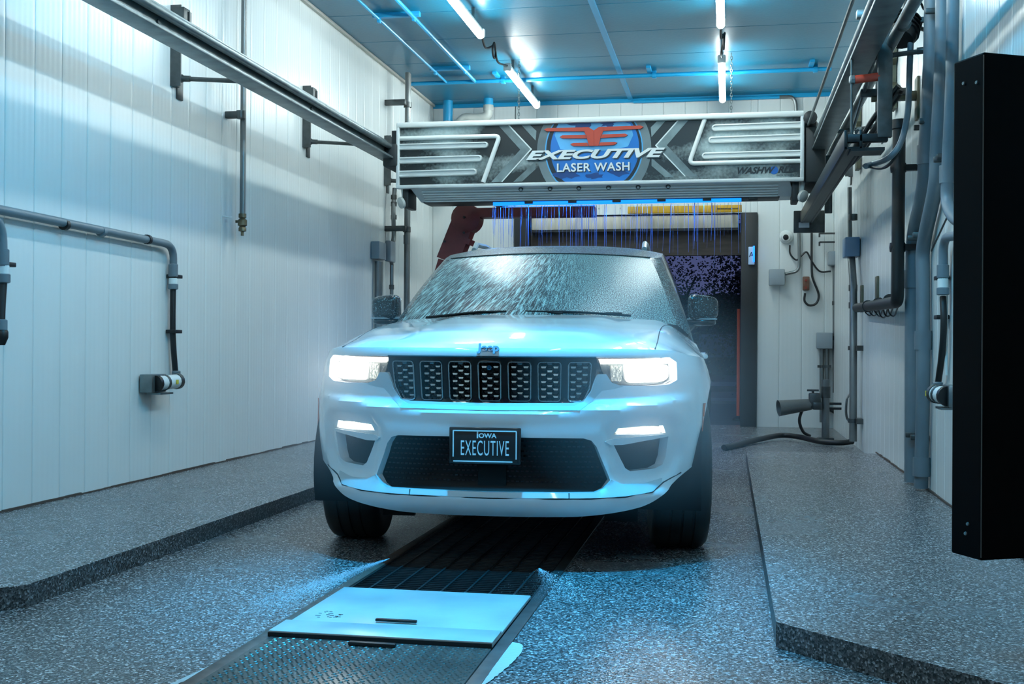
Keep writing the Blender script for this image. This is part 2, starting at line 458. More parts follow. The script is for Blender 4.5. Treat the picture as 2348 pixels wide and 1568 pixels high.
t = thing('back_wall_conduit', 'blue conduit along the top of the back wall with a grey bend', 'conduit', (0, YB - .05, 4.0))
ob('pipe', MB().tube([(-1.2, YB - .05, ZC - .05), (.6, YB - .05, ZC - .05)], .022, 8), bluep, t)
ob('bend', MB().tube(bendpath([(.6, YB - .05, ZC - .05), (.8, YB - .05, ZC - .05), (.8, YB - .05, 3.2)], .15), .022, 8), cond, t)
wc = mat('white_pipe', L3('#b9bdb8'), .4, var=(7, .25))
t = thing('drain_pipe', 'white pipe with blue top in the back left ceiling corner', 'pipe', (-3.55, 14.6, 3))
ob('upper_pipe', MB().tube([(-3.56, 14.55, ZC), (-3.56, 14.55, 3.86)], .062, 14), bluep, t)
ob('lower_pipe', MB().tube([(-3.56, 14.55, 3.86), (-3.56, 14.55, 2.9)], .058, 14), wc, t)
t = thing('drain_pipe', 'white elbow pipe with blue top and flexible hose beside the corner pipe', 'pipe', (-3.0, 14.55, 3))
ob('upper_pipe', MB().tube([(-3.02, 14.5, ZC), (-3.02, 14.5, 4.02)], .062, 14), bluep, t)
ob('elbow', MB().tube(bendpath([(-3.02, 14.5, 4.02), (-3.02, 14.5, 3.90), (-3.18, 14.5, 3.87), (-3.36, 14.5, 3.90), (-3.44, 14.5, 3.72), (-3.44, 14.5, 3.1)], .10), .06, 14), wc, t)
ob('collar', MB().lathe([(.066, 0), (.066, .07)], (-3.02, 14.5, 3.97), (0, 0, 1), 14), wc, t)

# ------------------------------------------------------------------ exit door and what lies outside
jamb = mat('dark_jamb', L3('#1e2224'), .5, var=(5, .3))
t = struct('door_1', MB().box((DX0 + .09, YB + .1, DZ1 / 2), (.18, .3, DZ1)), jamb)
ob('right_jamb', MB().box((DX1 - .1, YB + .1, DZ1 / 2), (.2, .3, DZ1), bev=.01), jamb, t)
brownh = mat('brown_header', L3('#4b4440'), .7, var=(3, .4, (1, 1, 6)))
ob('header', MB().box(((DX0 + DX1) / 2, YB + .24, 2.35), (DX1 - DX0 - .3, .12, .40)), brownh, t)
dpan = mat('door_panel_paint', L3('#cfc9ba'), .45, var=(4, .25, (6, 1, 1)))
ob('door_panel', MB().box((-1.2, YB + .05, 2.56), (2.62, .06, .165), bev=.012), dpan, t)
ob('bottom_seal', MB().box((-1.2, YB + .05, 2.465), (2.62, .05, .03)), black, t)
ob('roller', MB().tube([(-2.5, YB + .02, 2.74), (.13, YB + .02, 2.74)], .02, 8), dsteel, t)
yel = mat('yellow_beam', L3('#c79a1e'), .5, var=(5, .3, (4, 1, 1)))
t2 = thing('height_bar', 'yellow height bar hung across the top of the exit door', 'bar', (-1.2, YB - .2, 2.68))
ob('bar', MB().box((-.55, YB - .2, 2.69), (1.4, .05, .09), bev=.008), yel, t2)
for x_ in (-1.1, .05): ob('bracket', MB().box((x_, YB - .08, 2.72), (.04, .26, .03)), dsteel, t2)
ob('lettering', MB().box((-.02, YB - .229, 2.69), (.26, .004, .012)), mat('bar_mark', L3('#4a3a10'), .6), t2)
# small blue-lit sign on the jamb
t2 = thing('lit_sign', 'small blue-lit sign with a white A on the right door jamb', 'sign', (.27, YB - .08, 2.1))
ob('case', MB().box((.272, YB - .075, 2.12), (.075, .03, .22), bev=.006), mat('sign_case', L3('#9fb4c8'), .4, emit=(.25, .5, .9), es=.22), t2)
ob('light_edge', MB().box((.300, YB - .095, 2.14), (.022, .02, .20), bev=.004), mat('sign_blue', (.0, .1, 1), .4, emit=(.01, .16, 1), es=3), t2)
text('lettering', 'A', mat('sign_ink', L3('#0d1f4a'), .5), (.27, YB - .093, 2.13), .09, t2, ext=.001)
for i, z in enumerate((2.3, 2.36)): pass
asph = mat('asphalt', L3('#3a3d40'), .55, var=(3, .3))
eg = struct('exterior_ground', MB().box((0, YB + 25, -.06), (60, 49.6, .1)), asph)
walk = mat('pavement', L3('#6c7078'), .6, var=(4, .2))
struct('exterior_ground', MB().box((0, YB + 6.5, 0), (40, 1.2, .08)), walk)
struct('exterior_ground', MB().box((0, YB + 13, 0.05), (40, 3.0, .12)), walk)
lot = mat('far_wall', L3('#2b3037'), .7)
bl = thing('far_building', 'low dark building beyond the trees behind the exit', 'building', (0, YB + 26, 0))
ob('wall', MB().box((2, YB + 27, 1.3), (24, 2, 2.6)), lot, bl); ob('roof', MB().box((2, YB + 27, 2.65), (24.6, 2.6, .2)), brownh, bl)
for i in range(9): ob('window', MB().box((-7 + i * 2.2, YB + 25.98, 1.0), (1.2, .06, .8), bev=.02), mat('far_glass', L3('#5a6272'), .2), bl)
leafm = mat('night_leaves', L3('#27382c'), .6, var=(4, .4)); barkm = mat('bark', L3('#2c2622'), .8)
def tree(x, y, h, cr_, n, label, seed):
    rr = random.Random(seed); t = thing('tree', label, 'tree', (x, y, 0))
    ob('trunk', MB().tube([(x, y, 0), (x + .1, y, h * .3), (x - .05, y + .1, h * .7)], [.14, .1, .04], 8), barkm, t)
    a = MB()
    for k in range(7):
        an = rr.uniform(0, 6.3); e_ = Vector((x + cos(an) * cr_ * .8, y + sin(an) * cr_ * .6, h * rr.uniform(.5, .95))); s_ = Vector((x, y, h * rr.uniform(.25, .45)))
        a.tube([s_, (s_ + e_) / 2 + Vector((0, 0, .15)), e_], [.05, .03, .012], 5)
    ob('branches', a, barkm, t)
    b = MB(); cl = [(Vector((x, y, h * .7)) + Vector((rr.gauss(0, .48) * cr_, rr.gauss(0, .4) * cr_, rr.gauss(0, .2) * h)), rr.uniform(.2, .45)) for _ in range(n // 40)]
    for c_, s_ in cl:
        for k in range(40):
            q = c_ + Vector((rr.gauss(0, s_), rr.gauss(0, s_), rr.gauss(0, s_ * .8)))
            d = Vector((rr.gauss(0, 1), rr.gauss(0, 1), rr.gauss(-.4, .6))).normalized() * rr.uniform(.045, .085); nn = d.orthogonal().normalized() * d.length * .36
            b.add([q, q + d * .5 + nn, q + d, q + d * .5 - nn], [(0, 1, 2, 3)])
    ob('foliage', b, leafm, t, smooth=None, kind='stuff', fix=False)
tree(.45, YB + 7.5, 2.75, .62, 8000, 'dense dark tree seen through the exit, nearer the right jamb', 1)
tree(-1.35, YB + 11.5, 2.75, .8, 2600, 'thinner tree seen through the exit just right of the car roof', 2)
t2 = thing('marker_post', 'orange marker post standing outside beside the right door jamb', 'post', (.13, YB + 1.2, 0))
ob('post', MB().tube([(.13, YB + 1.2, 0), (.13, YB + 1.2, 1.5)], .022, 8), mat('orange_paint', L3('#c4481e'), .5), t2)
ob('foot', MB().lathe([(.08, 0), (.08, .03), (.03, .06)], (.13, YB + 1.2, 0), (0, 0, 1), 12), black, t2)
# ------------------------------------------------------------------ overhead rails with wall brackets
def G(px, py, y): return K(px, py, 1, y)
def rail(x, sg, label):
    t = thing('overhead_rail', label, 'rail', (x, 6, 2.8))
    a = MB(); ya, yb = 1.0, 13.9
    a.box((x, (ya + yb) / 2, 2.775), (.15, yb - ya, .02), bev=.004)          # lower flange
    a.box((x, (ya + yb) / 2, 2.905), (.11, yb - ya, .018), bev=.004)         # upper flange
    a.box((x - sg * .02, (ya + yb) / 2, 2.84), (.02, yb - ya, .13))          # web
    a.tube([(x + sg * .035, ya, 2.885), (x + sg * .035, yb, 2.885)], .028, 10)
    ob('beam', a, galv, t)
    for y in (6.2, 8.7, 11.2, 13.5):
        ob('bolt', MB().lathe([(.016, 0), (.016, .012)], (x - sg * .01, y, 2.84), (sg, 0, 0), 6), dsteel, t)
    return t
rail(-3.225, 1, 'galvanised overhead rail running along the left wall on brackets')
rail(.80, -1, 'galvanised overhead rail along the right wall above the hose boom')
def rail_bracket(y, X, sg, xr, label, group):
    t = thing('rail_bracket', label, 'bracket', (X, y, 3.05), group)
    g = dsteel
    ob('channel', MB().box((X + sg * .02, y, 3.06), (.04, .05, .56), bev=.004).box((X + sg * .04, y - .04, 3.06), (.08, .012, .56)), g, t)
    ob('back_plate', MB().box((X + sg * .006, y + .09, 3.26), (.012, .09, .2), bev=.003).box((X + sg * .006, y + .09, 2.80), (.012, .09, .18), bev=.003), g, t)
    ob('clamp', MB().box((X + sg * .06, y, 3.27), (.09, .1, .11), bev=.008).box((X + sg * .1, y + .03, 3.27), (.03, .03, .07)), g, t)
    ob('brace', MB().tube([(X + sg * .08, y + .05, 3.24), (X + sg * .3, y + .3, 3.03)], .012, 8).tube([(X + sg * .3, y + .3, 3.03), (xr, y + .55, 2.91)], [.022, .018], 8), g, t)
    ob('rod', MB().tube([(X + sg * .03, y, 2.84), (xr, y, 2.80)], .016, 8).lathe([(.03, 0), (.03, .04), (.022, .05), (.022, .1)], (X + sg * .03, y, 2.84), (sg, 0, -.06), 8), g, t)
for y, w_ in ((5.0, 'wall bracket of the left rail, out of view before the first seen'), (7.55, 'wall bracket of the left rail nearest the camera, left of the hanging pipe'), (10.1, 'wall bracket of the left rail halfway to the banner machine'), (12.65, 'wall bracket of the left rail right beside the left end of the banner')):
    rail_bracket(y, XL, 1, -3.26, w_, 'left rail brackets')
for y, w_ in ((7.55, 'rail bracket on the right wall nearest the camera'), (10.1, 'rail bracket on the right wall, middle one behind the hose boom'), (12.65, 'farthest rail bracket on the right wall near the back corner')):
    rail_bracket(y, XR, -1, .85, w_, 'right rail brackets')

# ------------------------------------------------------------------ wash machine with the banner
YG = 10.75
gw = mat('machine_white', L3('#d3dad9'), .38, var=(6, .12)); dk = mat('machine_dark', L3('#1f2526'), .5)
gt = thing('wash_machine', 'overhead wash machine with white ribbed banner front behind the car', 'car wash machine', (-1.24, YG, 2.7))
gx0, gx1, gz0, gz1 = -3.127, .655, 2.482, 3.108
xc = (gx0 + gx1) / 2
ob('housing', MB().box((xc, YG + .36, (gz0 + gz1) / 2), (gx1 - gx0 - .02, .66, gz1 - gz0 - .02), bev=.02), gw, gt)
# printed smoky steel banner: a flat print
bm_ = bpy.data.materials.new('banner_print'); bm_.use_nodes = True; n = bm_.node_tree.nodes; l = bm_.node_tree.links; b = n['Principled BSDF']
t_ = n.new('ShaderNodeTexCoord'); mp = n.new('ShaderNodeMapping'); mp.inputs['Scale'].default_value = (.9, 1, 2.0); mp.inputs['Location'].default_value = (.35, 0, .2)
x1 = n.new('ShaderNodeTexNoise'); x1.inputs['Scale'].default_value = 1.5; x1.inputs['Detail'].default_value = 1.5
x2 = n.new('ShaderNodeTexNoise'); x2.inputs['Scale'].default_value = 38; x2.inputs['Detail'].default_value = 6
l.new(t_.outputs['Object'], mp.inputs[0]); l.new(mp.outputs[0], x1.inputs['Vector']); l.new(t_.outputs['Object'], x2.inputs['Vector'])
ad = n.new('ShaderNodeMath'); ad.operation = 'MULTIPLY_ADD'; ad.inputs[1].default_value = .18; l.new(x2.outputs[0], ad.inputs[0]); l.new(x1.outputs[0], ad.inputs[2])
r_ = n.new('ShaderNodeValToRGB'); el = r_.color_ramp.elements; el[0].position = .72; el[0].color = (*L3('#1b2426'), 1); el[1].position = 1.0; el[1].color = (*L3('#b9cac8'), 1)
l.new(ad.outputs[0], r_.inputs[0]); sxx = n.new('ShaderNodeSeparateXYZ'); l.new(t_.outputs['Object'], sxx.inputs[0]); rx = n.new('ShaderNodeMapRange'); rx.inputs[1].default_value = gx0; rx.inputs[2].default_value = gx1; l.new(sxx.outputs[0], rx.inputs[0])
r2 = n.new('ShaderNodeValToRGB'); st_ = [(0, .12), (.05, .18), (.13, .85), (.20, .75), (.26, .2), (.45, .12), (.70, .12), (.755, .35), (.80, .85), (.87, .75), (.94, .85), (1.0, .3)]
e2 = r2.color_ramp.elements
while len(e2) < len(st_): e2.new(.5)
for k_, (p_, g_) in enumerate(st_): e2[k_].position = p_; e2[k_].color = (g_, g_, g_, 1)
l.new(rx.outputs[0], r2.inputs[0]); m2 = n.new('ShaderNodeMath'); m2.operation = 'MULTIPLY_ADD'; m2.inputs[1].default_value = .36; l.new(r2.outputs[0], m2.inputs[0]); l.new(ad.outputs[0], m2.inputs[2])
l.new(m2.outputs[0], r_.inputs[0]); l.new(r_.outputs[0], b.inputs['Base Color']); b.inputs['Roughness'].default_value = .4
ob('banner', MB().box((xc, YG + .02, (gz0 + gz1) / 2), (gx1 - gx0 - .03, .02, gz1 - gz0 - .03)), bm_, gt)
YF = YG + .01                     # banner face
cream = mat('machine_trim', L3('#e4e8e4'), .35)
ob('trim', MB().box((xc, YG - .005, gz1 - .022), (gx1 - gx0, .06, .05), bev=.012), cream, gt)
ob('trim', MB().box((xc, YG - .005, gz0 + .015), (gx1 - gx0, .06, .035), bev=.01), gw, gt)
ob('trim', MB().box((gx0 + .012, YG - .002, (gz0 + gz1) / 2), (.03, .055, gz1 - gz0), bev=.008), gw, gt)
ob('trim', MB().box((gx1 - .016, YG - .002, (gz0 + gz1) / 2), (.035, .055, gz1 - gz0), bev=.01), gw, gt)
def flatpoly(name, pts, m, d=.004, y=YF, label=None, parent=gt):
    P3 = [G(px, py, y) for px, py in pts]
    return ob(name, MB().prism([(q.x, y, q.z) for q in P3], (0, -d, 0)), m, parent, smooth=None, label=label)
def rib(pa, pb, hh, endleft):
    a = G(*pa, YG); c_ = G(*pb, YG); a.y = c_.y = YF; h = hh * 3.97e-3 / 2
    poly = []
    lo, hi = (a, c_) if a.x < c_.x else (c_, a)
    for k in range(9):
        an = pi / 2 + pi * k / 8; poly.append((lo.x + h * cos(an), lo.z + h * sin(an)))
    for k in range(9):
        an = -pi / 2 + pi * k / 8; poly.append((hi.x + h * cos(an), hi.z + h * sin(an)))
    m_ = MB()
    n_ = len(poly); vs = [(x, YF, z) for x, z in poly]
    cz = (lo.z + hi.z) / 2
    def ins(x, z, q):
        zz = lo.z + (hi.z - lo.z) * ((x - lo.x) / (hi.x - lo.x)); zz = max(min(zz, 99), -99)
        return (min(max(x, lo.x), hi.x) + (x - min(max(x, lo.x), hi.x)) * q, zz + (z - zz) * q)
    vs += [(ins(x, z, .86)[0], YF - .026, ins(x, z, .86)[1]) for x, z in poly]
    vs += [(ins(x, z, .55)[0], YF - .028, ins(x, z, .55)[1]) for x, z in poly]
    vs += [(ins(x, z, .40)[0], YF - .014, ins(x, z, .40)[1]) for x, z in poly]
    fs = []
    for r in range(3):
        for i in range(n_): fs.append((r * n_ + i, r * n_ + (i + 1) % n_, (r + 1) * n_ + (i + 1) % n_, (r + 1) * n_ + i))
    fs.append(tuple(range(3 * n_, 4 * n_)))
    m_.add(vs, fs)
    ob('rib', m_, cream if endleft else gw, gt, smooth=35)
for pa, pb, h in (((918, 337), (1112, 332), 16), ((918, 368), (1098, 363), 17), ((918, 399), (1086, 394), 17)): rib(pa, pb, h, False)
for pa, pb, h in (((1640, 293), (1836, 286), 17), ((1632, 321), (1836, 314), 17), ((1617, 357), (1836, 351), 16)): rib(pa, pb, h, True)
def frame_rib(pts, wd):
    P3 = []
    for px, py in pts: q = G(px, py, YG); P3.append((q.x, YF - .012, q.z))
    return ob('frame_rib', MB().tube(bendpath(P3, .05), wd, 10), cream, gt, smooth=60)
frame_rib([(912, 318), (1146, 312), (1108, 418)], .022); frame_rib([(1620, 262), (1580, 375), (1840, 369)], .021)
# chevrons
chev = mat('print_steel', L3('#7f9193'), .4, var=(5, .55)); chl = mat('print_highlight', L3('#d6dfdd'), .4)
CX = 1361
for sx_ in (1, -1):
    def M(pts): return [(x if sx_ == 1 else 2 * CX - x, y - (0 if sx_ == 1 else (x - CX) * -.06)) for x, y in pts]
    flatpoly('chevron', M([(1135, 279), (1158, 278), (1217, 342), (1150, 417), (1126, 418), (1193, 343)]), chev, .002)
    flatpoly('chevron_edge', M([(1156, 278), (1160, 278), (1220, 342), (1152, 417), (1149, 417), (1216, 342)]), chl, .003)
    flatpoly('chevron', M([(1186, 276), (1203, 275), (1230, 300), (1228, 322)]), chev, .002)
    flatpoly('chevron', M([(1177, 417), (1197, 416), (1228, 388), (1228, 370)]), chev, .002)
# globe: grey ring, dark rim, blue disc
def disc(cx, cy, rx, ztop, zbot, y, m, name, n_=64, ring=None):
    pts = []
    c_ = G(cx, cy, YG); R = rx * 3.97e-3
    for k in range(n_):
        a = 2 * pi * k / n_; pts.append((c_.x + R * cos(a), min(max(c_.z + R * sin(a), zbot), ztop)))
    return ob(name, MB().prism([(x, YF, z) for x, z in pts], (0, -y, 0)), m, gt, smooth=None)
zt, zb_ = gz1 - .046, gz0 + .032
gring = mat('globe_ring', L3('#6f7f83'), .4, var=(3, .4)); gdk = mat('globe_rim', L3('#14222c'), .4)
disc(CX, 342, 134, zt, zb_, .003, gring, 'globe_ring'); disc(CX, 342, 115, zt, zb_, .004, mat('globe_edge', L3('#4fa3d8'), .4), 'globe_edge')
disc(CX, 342, 112, zt, zb_, .005, gdk, 'globe_rim')
disc(CX + 2, 340, 104, zt, zb_, .006, mat('globe_blue', L3('#1a78cc'), .38, var=(1.3, .25)), 'globe')
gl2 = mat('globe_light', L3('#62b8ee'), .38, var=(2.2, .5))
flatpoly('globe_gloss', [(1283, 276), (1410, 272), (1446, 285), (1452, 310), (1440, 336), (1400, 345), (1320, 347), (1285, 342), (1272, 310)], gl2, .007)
rr = random.Random(5)
for cx, cy, s_ in ((1330, 284, 30), (1395, 283, 24), (1300, 398, 32), (1420, 393, 30), (1365, 404, 22)):
    pts = []
    for k in range(16):
        a = 2 * pi * k / 16; q = rr.uniform(.45, 1.1); pts.append((cx + s_ * q * cos(a), min(max(cy + s_ * .45 * q * sin(a), 275), 411)))
    flatpoly('continent', pts, mat('globe_land', L3('#0b3f7c'), .4), .0076)
# red winged emblem
red = mat('emblem_red', L3('#b8452f'), .4)
def bird(pts, d=.02): flatpoly('emblem', pts, red, d)
for sx_ in (1, -1):
    def M(pts): return [(x if sx_ == 1 else 2 * 1362 - x, y - (0 if sx_ == 1 else (1362 - x) * .055)) for x, y in pts]
    bird(M([(1248, 298), (1255, 294.5), (1330, 293), (1346, 293), (1350, 302), (1255, 302)]))
    bird(M([(1284, 314.5), (1290, 311), (1343, 310), (1347, 318), (1290, 318)]))
    bird(M([(1308, 331), (1315, 328.5), (1347, 328), (1350, 335.5), (1315, 335.5)]))
    bird(M([(1336, 293), (1350, 292.5), (1362, 300), (1362, 335), (1351, 335.5), (1346, 315)]), .025 + .002 * sx_)
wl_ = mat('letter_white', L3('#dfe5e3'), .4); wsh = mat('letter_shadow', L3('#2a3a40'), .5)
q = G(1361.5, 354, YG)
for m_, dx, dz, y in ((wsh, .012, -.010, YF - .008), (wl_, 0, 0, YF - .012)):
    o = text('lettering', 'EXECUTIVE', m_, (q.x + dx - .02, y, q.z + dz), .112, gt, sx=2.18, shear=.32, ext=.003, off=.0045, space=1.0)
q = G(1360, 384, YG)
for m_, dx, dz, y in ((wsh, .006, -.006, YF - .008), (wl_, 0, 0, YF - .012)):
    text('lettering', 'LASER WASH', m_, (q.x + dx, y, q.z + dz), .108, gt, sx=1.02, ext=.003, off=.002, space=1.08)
ink = mat('print_black', L3('#15191a'), .4)
qa, qb, qc = G(1729, 391, YG), G(1803, 389, YG), G(1775, 390, YG)
text('lettering', 'WASHW', ink, (qa.x, YF - .004, qa.z), .078, gt, sx=1.06, shear=.35, ext=.001, off=.003)
text('lettering', 'RLD', ink, (qb.x, YF - .004, qb.z), .078, gt, sx=1.05, shear=.35, ext=.001, off=.003)
ob('logo_disc', MB().lathe([(.036, 0), (.036, .004)], (qc.x, YF, qc.z), (0, -1, 0), 24), mat('logo_blue', L3('#1b5fb0'), .35), gt)
text('lettering', 'INDUSTRIES', ink, (qb.x - .01, YF - .004, qb.z - .05), .022, gt, sx=1.3, ext=.0005)
# sloped lower tray with ribs and six dark ports
ty0, tz0, ty1, tz1 = YG + .03, gz0, YG + .22, 2.378
def traypt(x, s_, o=0): return (x, ty0 + (ty1 - ty0) * s_ - o, tz0 + (tz1 - tz0) * s_ - o * .6)
tx0, tx1 = gx0 + .13, gx1 - .12
ob('tray', MB().prism([traypt(tx0, 0), (tx0 + .05, ty1, tz1), (tx0 + .05, ty1 + .3, tz1), (tx0, ty1 + .4, tz0)], (tx1 - tx0, 0, 0)), gw, gt, smooth=None)
for s_ in (.18, .38, .55, .72, .90): ob('tray_rib', MB().tube([traypt(tx0 + .1, s_, .006), traypt(tx1 - .1, s_, .006)], .012, 8), gw, gt)
for px in (1194, 1261, 1327, 1395, 1463, 1532):
    q = G(px, 427, YG + .04); d = Vector((0, -.62, -.78)).normalized()
    ob('spray_port', MB().lathe([(.022, 0), (.022, .02), (.014, .021), (.012, .005)], traypt(q.x, .12, -.006), (0, -.62, -.5), 14), dk, gt)
ob('badge', MB().box(traypt(G(1366, 447, YG).x, .62, .004), (.075, .004, .012)), dk, gt)
for x in (tx0 - .06, tx1 + .05):
    ob('end_strut', MB().box((x, YG + .2, 2.42), (.06, .3, .22), bev=.01), dk, gt)
for x, s_ in ((gx0 + .03, -1), (gx1 - .0, 1)):
    ob('end_knob', MB().lathe([(.03, 0), (.055, .01), (.055, .035), (.02, .05)], (x + s_ * -.02, YG + .05, 2.36), (s_ * .6, -.6, -.3), 16), mat('knob_grey', L3('#b8bdb9'), .5), gt)
    ob('end_arm', MB().tube([(x + s_ * .0, YG + .1, 2.5), (x - s_ * .02, YG + .08, 2.38)], .02, 8), gw, gt)
ob('under_rail', MB().box((xc, YG + .37, 2.385), (gx1 - gx0 - .4, .3, .03), bev=.006), dk, gt)
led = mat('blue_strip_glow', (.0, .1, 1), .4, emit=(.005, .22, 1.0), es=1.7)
qa, qb = G(1130, 466, YG + .22), G(1700, 463, YG + .22)
ob('led_strip', MB().box(((qa.x + qb.x) / 2, YG + .24, 2.352), (qb.x - qa.x, .03, .034), bev=.004), led, gt)
for k in range(6): ob('led_clip', MB().box((qa.x + .35 + k * .42, YG + .222, 2.362), (.08, .03, .03), bev=.004), dk, gt)
ob('carriage', MB().box((gx0 - .06, YG + .35, 2.8), (.14, .8, .22), bev=.02).box((gx0 - .03, YG + .3, 2.95), (.08, .5, .2)), dk, gt)
ob('carriage', MB().box((gx1 + .10, YG + .4, 2.72), (.18, .8, .5), bev=.02).box((gx1 + .06, YG + .3, 2.95), (.1, .5, .25)), dk, gt)
ob('drive_motor', MB().lathe([(.07, 0), (.075, .02), (.075, .2), (.05, .22)], (gx1 + .04, YG + .05, 3.0), (.2, 1, 0), 16), black, gt)
ob('end_wheel', MB().lathe([(.03, 0), (.06, .01), (.06, .05), (.03, .06)], (gx1 + .05, YG - .02, 3.04), (0, -1, 0), 16), black, gt)
# threads of water falling from the arch
wat = mat('water_thread', L3('#9fb8ff'), .1, trans=.6, spec=.8)
a = MB(); rr = random.Random(11)
for k in range(115):
    x = rr.uniform(qa.x - .05, qb.x + .05); y = YG + .22 + rr.uniform(.05, .3); L = rr.uniform(.35, .62)
    if rr.random() < .35: L *= .5
    th = rr.choice((.001, .0014, .0022)); a.tube([(x, y, 2.35), (x + rr.uniform(-.004, .004), y, 2.35 - L * .5), (x + rr.uniform(-.006, .006), y, 2.35 - L)], [th, th, th * .6], 4)
o = ob('water_streams', a, wat, None, label=None, kind='stuff'); tag(o, 'fine blue-lit threads of water falling behind the car roof', 'water', kind='stuff')
for xx in (-2.0, -.7):
    ld = bpy.data.lights.new('led_strip_light', 'AREA'); ld.shape = 'RECTANGLE'; ld.size = 1.1; ld.size_y = .03; ld.energy = 10; ld.color = (.02, .3, 1)
    lo_ = bpy.data.objects.new('led_strip_light', ld); C.objects.link(lo_); lo_.location = (xx, YG + .27, 2.33)

# dark red swing arm behind the machine
rm = mat('red_arm_paint', L3('#6a2626'), .45, var=(6, .3))
t = thing('dryer_arm', 'dark red bent duct arm hanging behind the car roof on the left', 'arm', (-2.4, 12.2, 2.3))
ya = 12.0
def R(px, py): return G(px, py, ya)
ob('upper_arm', MB().box(((R(1090, 488).x + R(1366, 488).x) / 2, ya, R(1200, 488).z), (R(1366, 488).x - R(1090, 488).x, .2, .1), bev=.01), rm, t)
cxy = R(1072, 502)
ob('knuckle', MB().lathe([(.12, -.12), (.155, -.1), (.155, .1), (.12, .12)], cxy, (0, 1, 0), 24), rm, t)
e0, e1 = R(1068, 505), R(1030, 600)
ob('lower_arm', MB().bar(e0, e1, .24, .2, up=(0, 1, 0)), rm, t)
ob('flange', MB().bar(R(1058, 540), R(1053, 552), .27, .22, up=(0, 1, 0)), rm, t)
for px, py in ((1071, 501), (1070, 536), (1026, 556)): q = R(px, py); ob('bolt', MB().lathe([(.012, 0), (.012, .02)], (q.x, ya - .125, q.z), (0, -1, 0), 8), black, t)
ob('hanger', MB().box((R(1150, 470).x, 11.74, R(1150, 470).z + .02), (.12, .62, .08)), rm, t)
ob('glow_edge', MB().box(((R(1155, 476).x + R(1366, 476).x) / 2, ya - .06, R(1200, 476).z), (R(1366, 476).x - R(1155, 476).x, .02, .012)), led, t)  # emissive blue line along the arm's top edge
ob('nozzle_flap', MB().bar(R(1030, 600), R(1012, 660), .2, .18, up=(0, 1, 0)), rm, t)
# ------------------------------------------------------------------ left wall fixtures
def WLp(px, py, off=.03): return K(px, py, 0, XL + off)
def WRp(px, py, off=.03): return K(px, py, 0, XR - off)
def clampring(p, ax, r, m, parent, name='clamp', L=.03):
    return ob(name, MB().lathe([(r, -L / 2), (r * 1.12, -L / 2), (r * 1.12, L / 2), (r, L / 2)], p, ax, 12), m, parent)
# hanging air pipe with valve
p0, p1 = WLp(560, 0, .12), WLp(556, 490, .12)
t = thing('drop_pipe', 'thin grey pipe hanging down the left wall, ending in a brass valve', 'pipe', p1)
ob('pipe', MB().tube([(p0.x, p0.y, ZC - .02), p1], .022, 10), cond, t)
brass = mat('worn_brass', L3('#6e6450'), .4, metal=.7, var=(30, .4))
p2 = WLp(556, 538, .12)
ob('valve', MB().lathe([(.03, 0), (.03, .03), (.02, .035), (.036, .05), (.036, .09), (.022, .1), (.03, .11), (.03, .135), (.012, .14), (.012, .17)], p1, (0, 0, -1), 12).box((p1.x - .03, p1.y, p1.z - .06), (.05, .016, .02)), brass, t)
pc = WLp(552, 263, .12)
ob('wall_clamp', MB().box((XL + .06, pc.y, pc.z), (.12, .06, .05), bev=.006).lathe([(.034, -.03), (.034, .03)], (pc.x, pc.y, pc.z), (0, 0, 1), 12), dsteel, t)
ob('wall_hook', MB().tube(spline([(XL + .01, p1.y - .12, p1.z - .03), (XL + .05, p1.y - .08, p1.z - .035), (XL + .05, p1.y - .04, p1.z - .03)], 5), .005, 6), wplas, t)
# grey pipe run with hose down to the sensor
def hose_drop(W_, pts_pipe, pts_hose, rp, rh, t, couple, clips, m=pvcg):
    ob('pipe', MB().tube(bendpath([W_(*q, .05) for q in pts_pipe], .14, 6), rp, 12), m, t)
    ob('hose', MB().tube(spline([W_(*q, .045) for q in pts_hose], 6), rh, 10), black, t)
    for (px, py), ln, r, mm in couple:
        p = W_(px, py, .05); ob('coupling', MB().lathe([(r * .8, 0), (r, .005), (r, ln - .005), (r * .8, ln)], (p.x, p.y, p.z - ln / 2), (0, 0, 1), 12), mm, t)
    for px, py in clips: p = W_(px, py, .03); ob('clip', MB().box(p + Vector((.01 if p.x < 0 else -.01, 0, 0)), (.07, .11, .025), bev=.004), black, t)
t = thing('pipe_run', 'grey pipe along the left wall bending down into a black hose', 'pipe', WLp(397, 600))
ob('long_pipe', MB().tube([WLp(-260, 428, .05), WLp(340, 550, .05)], .026, 12), pvcg, t)
hose_drop(WLp, [(335, 549), (398, 562), (397, 632)], [(397, 655), (396, 740), (398, 800), (403, 862)], .026, .02, t,
          [((397, 620), .09, .033, pvcg), ((397, 646), .05, .03, wplas), ((397, 657), .04, .035, pvcg), ((404, 858), .05, .03, pvcg)], [(397, 634), (396, 760)])
for px, py in ((148, 515), (233, 531), (338, 549)): p = WLp(px, py, .05); clampring(p, (0, 1, 0), .029, black if px != 233 else pvcg, t)
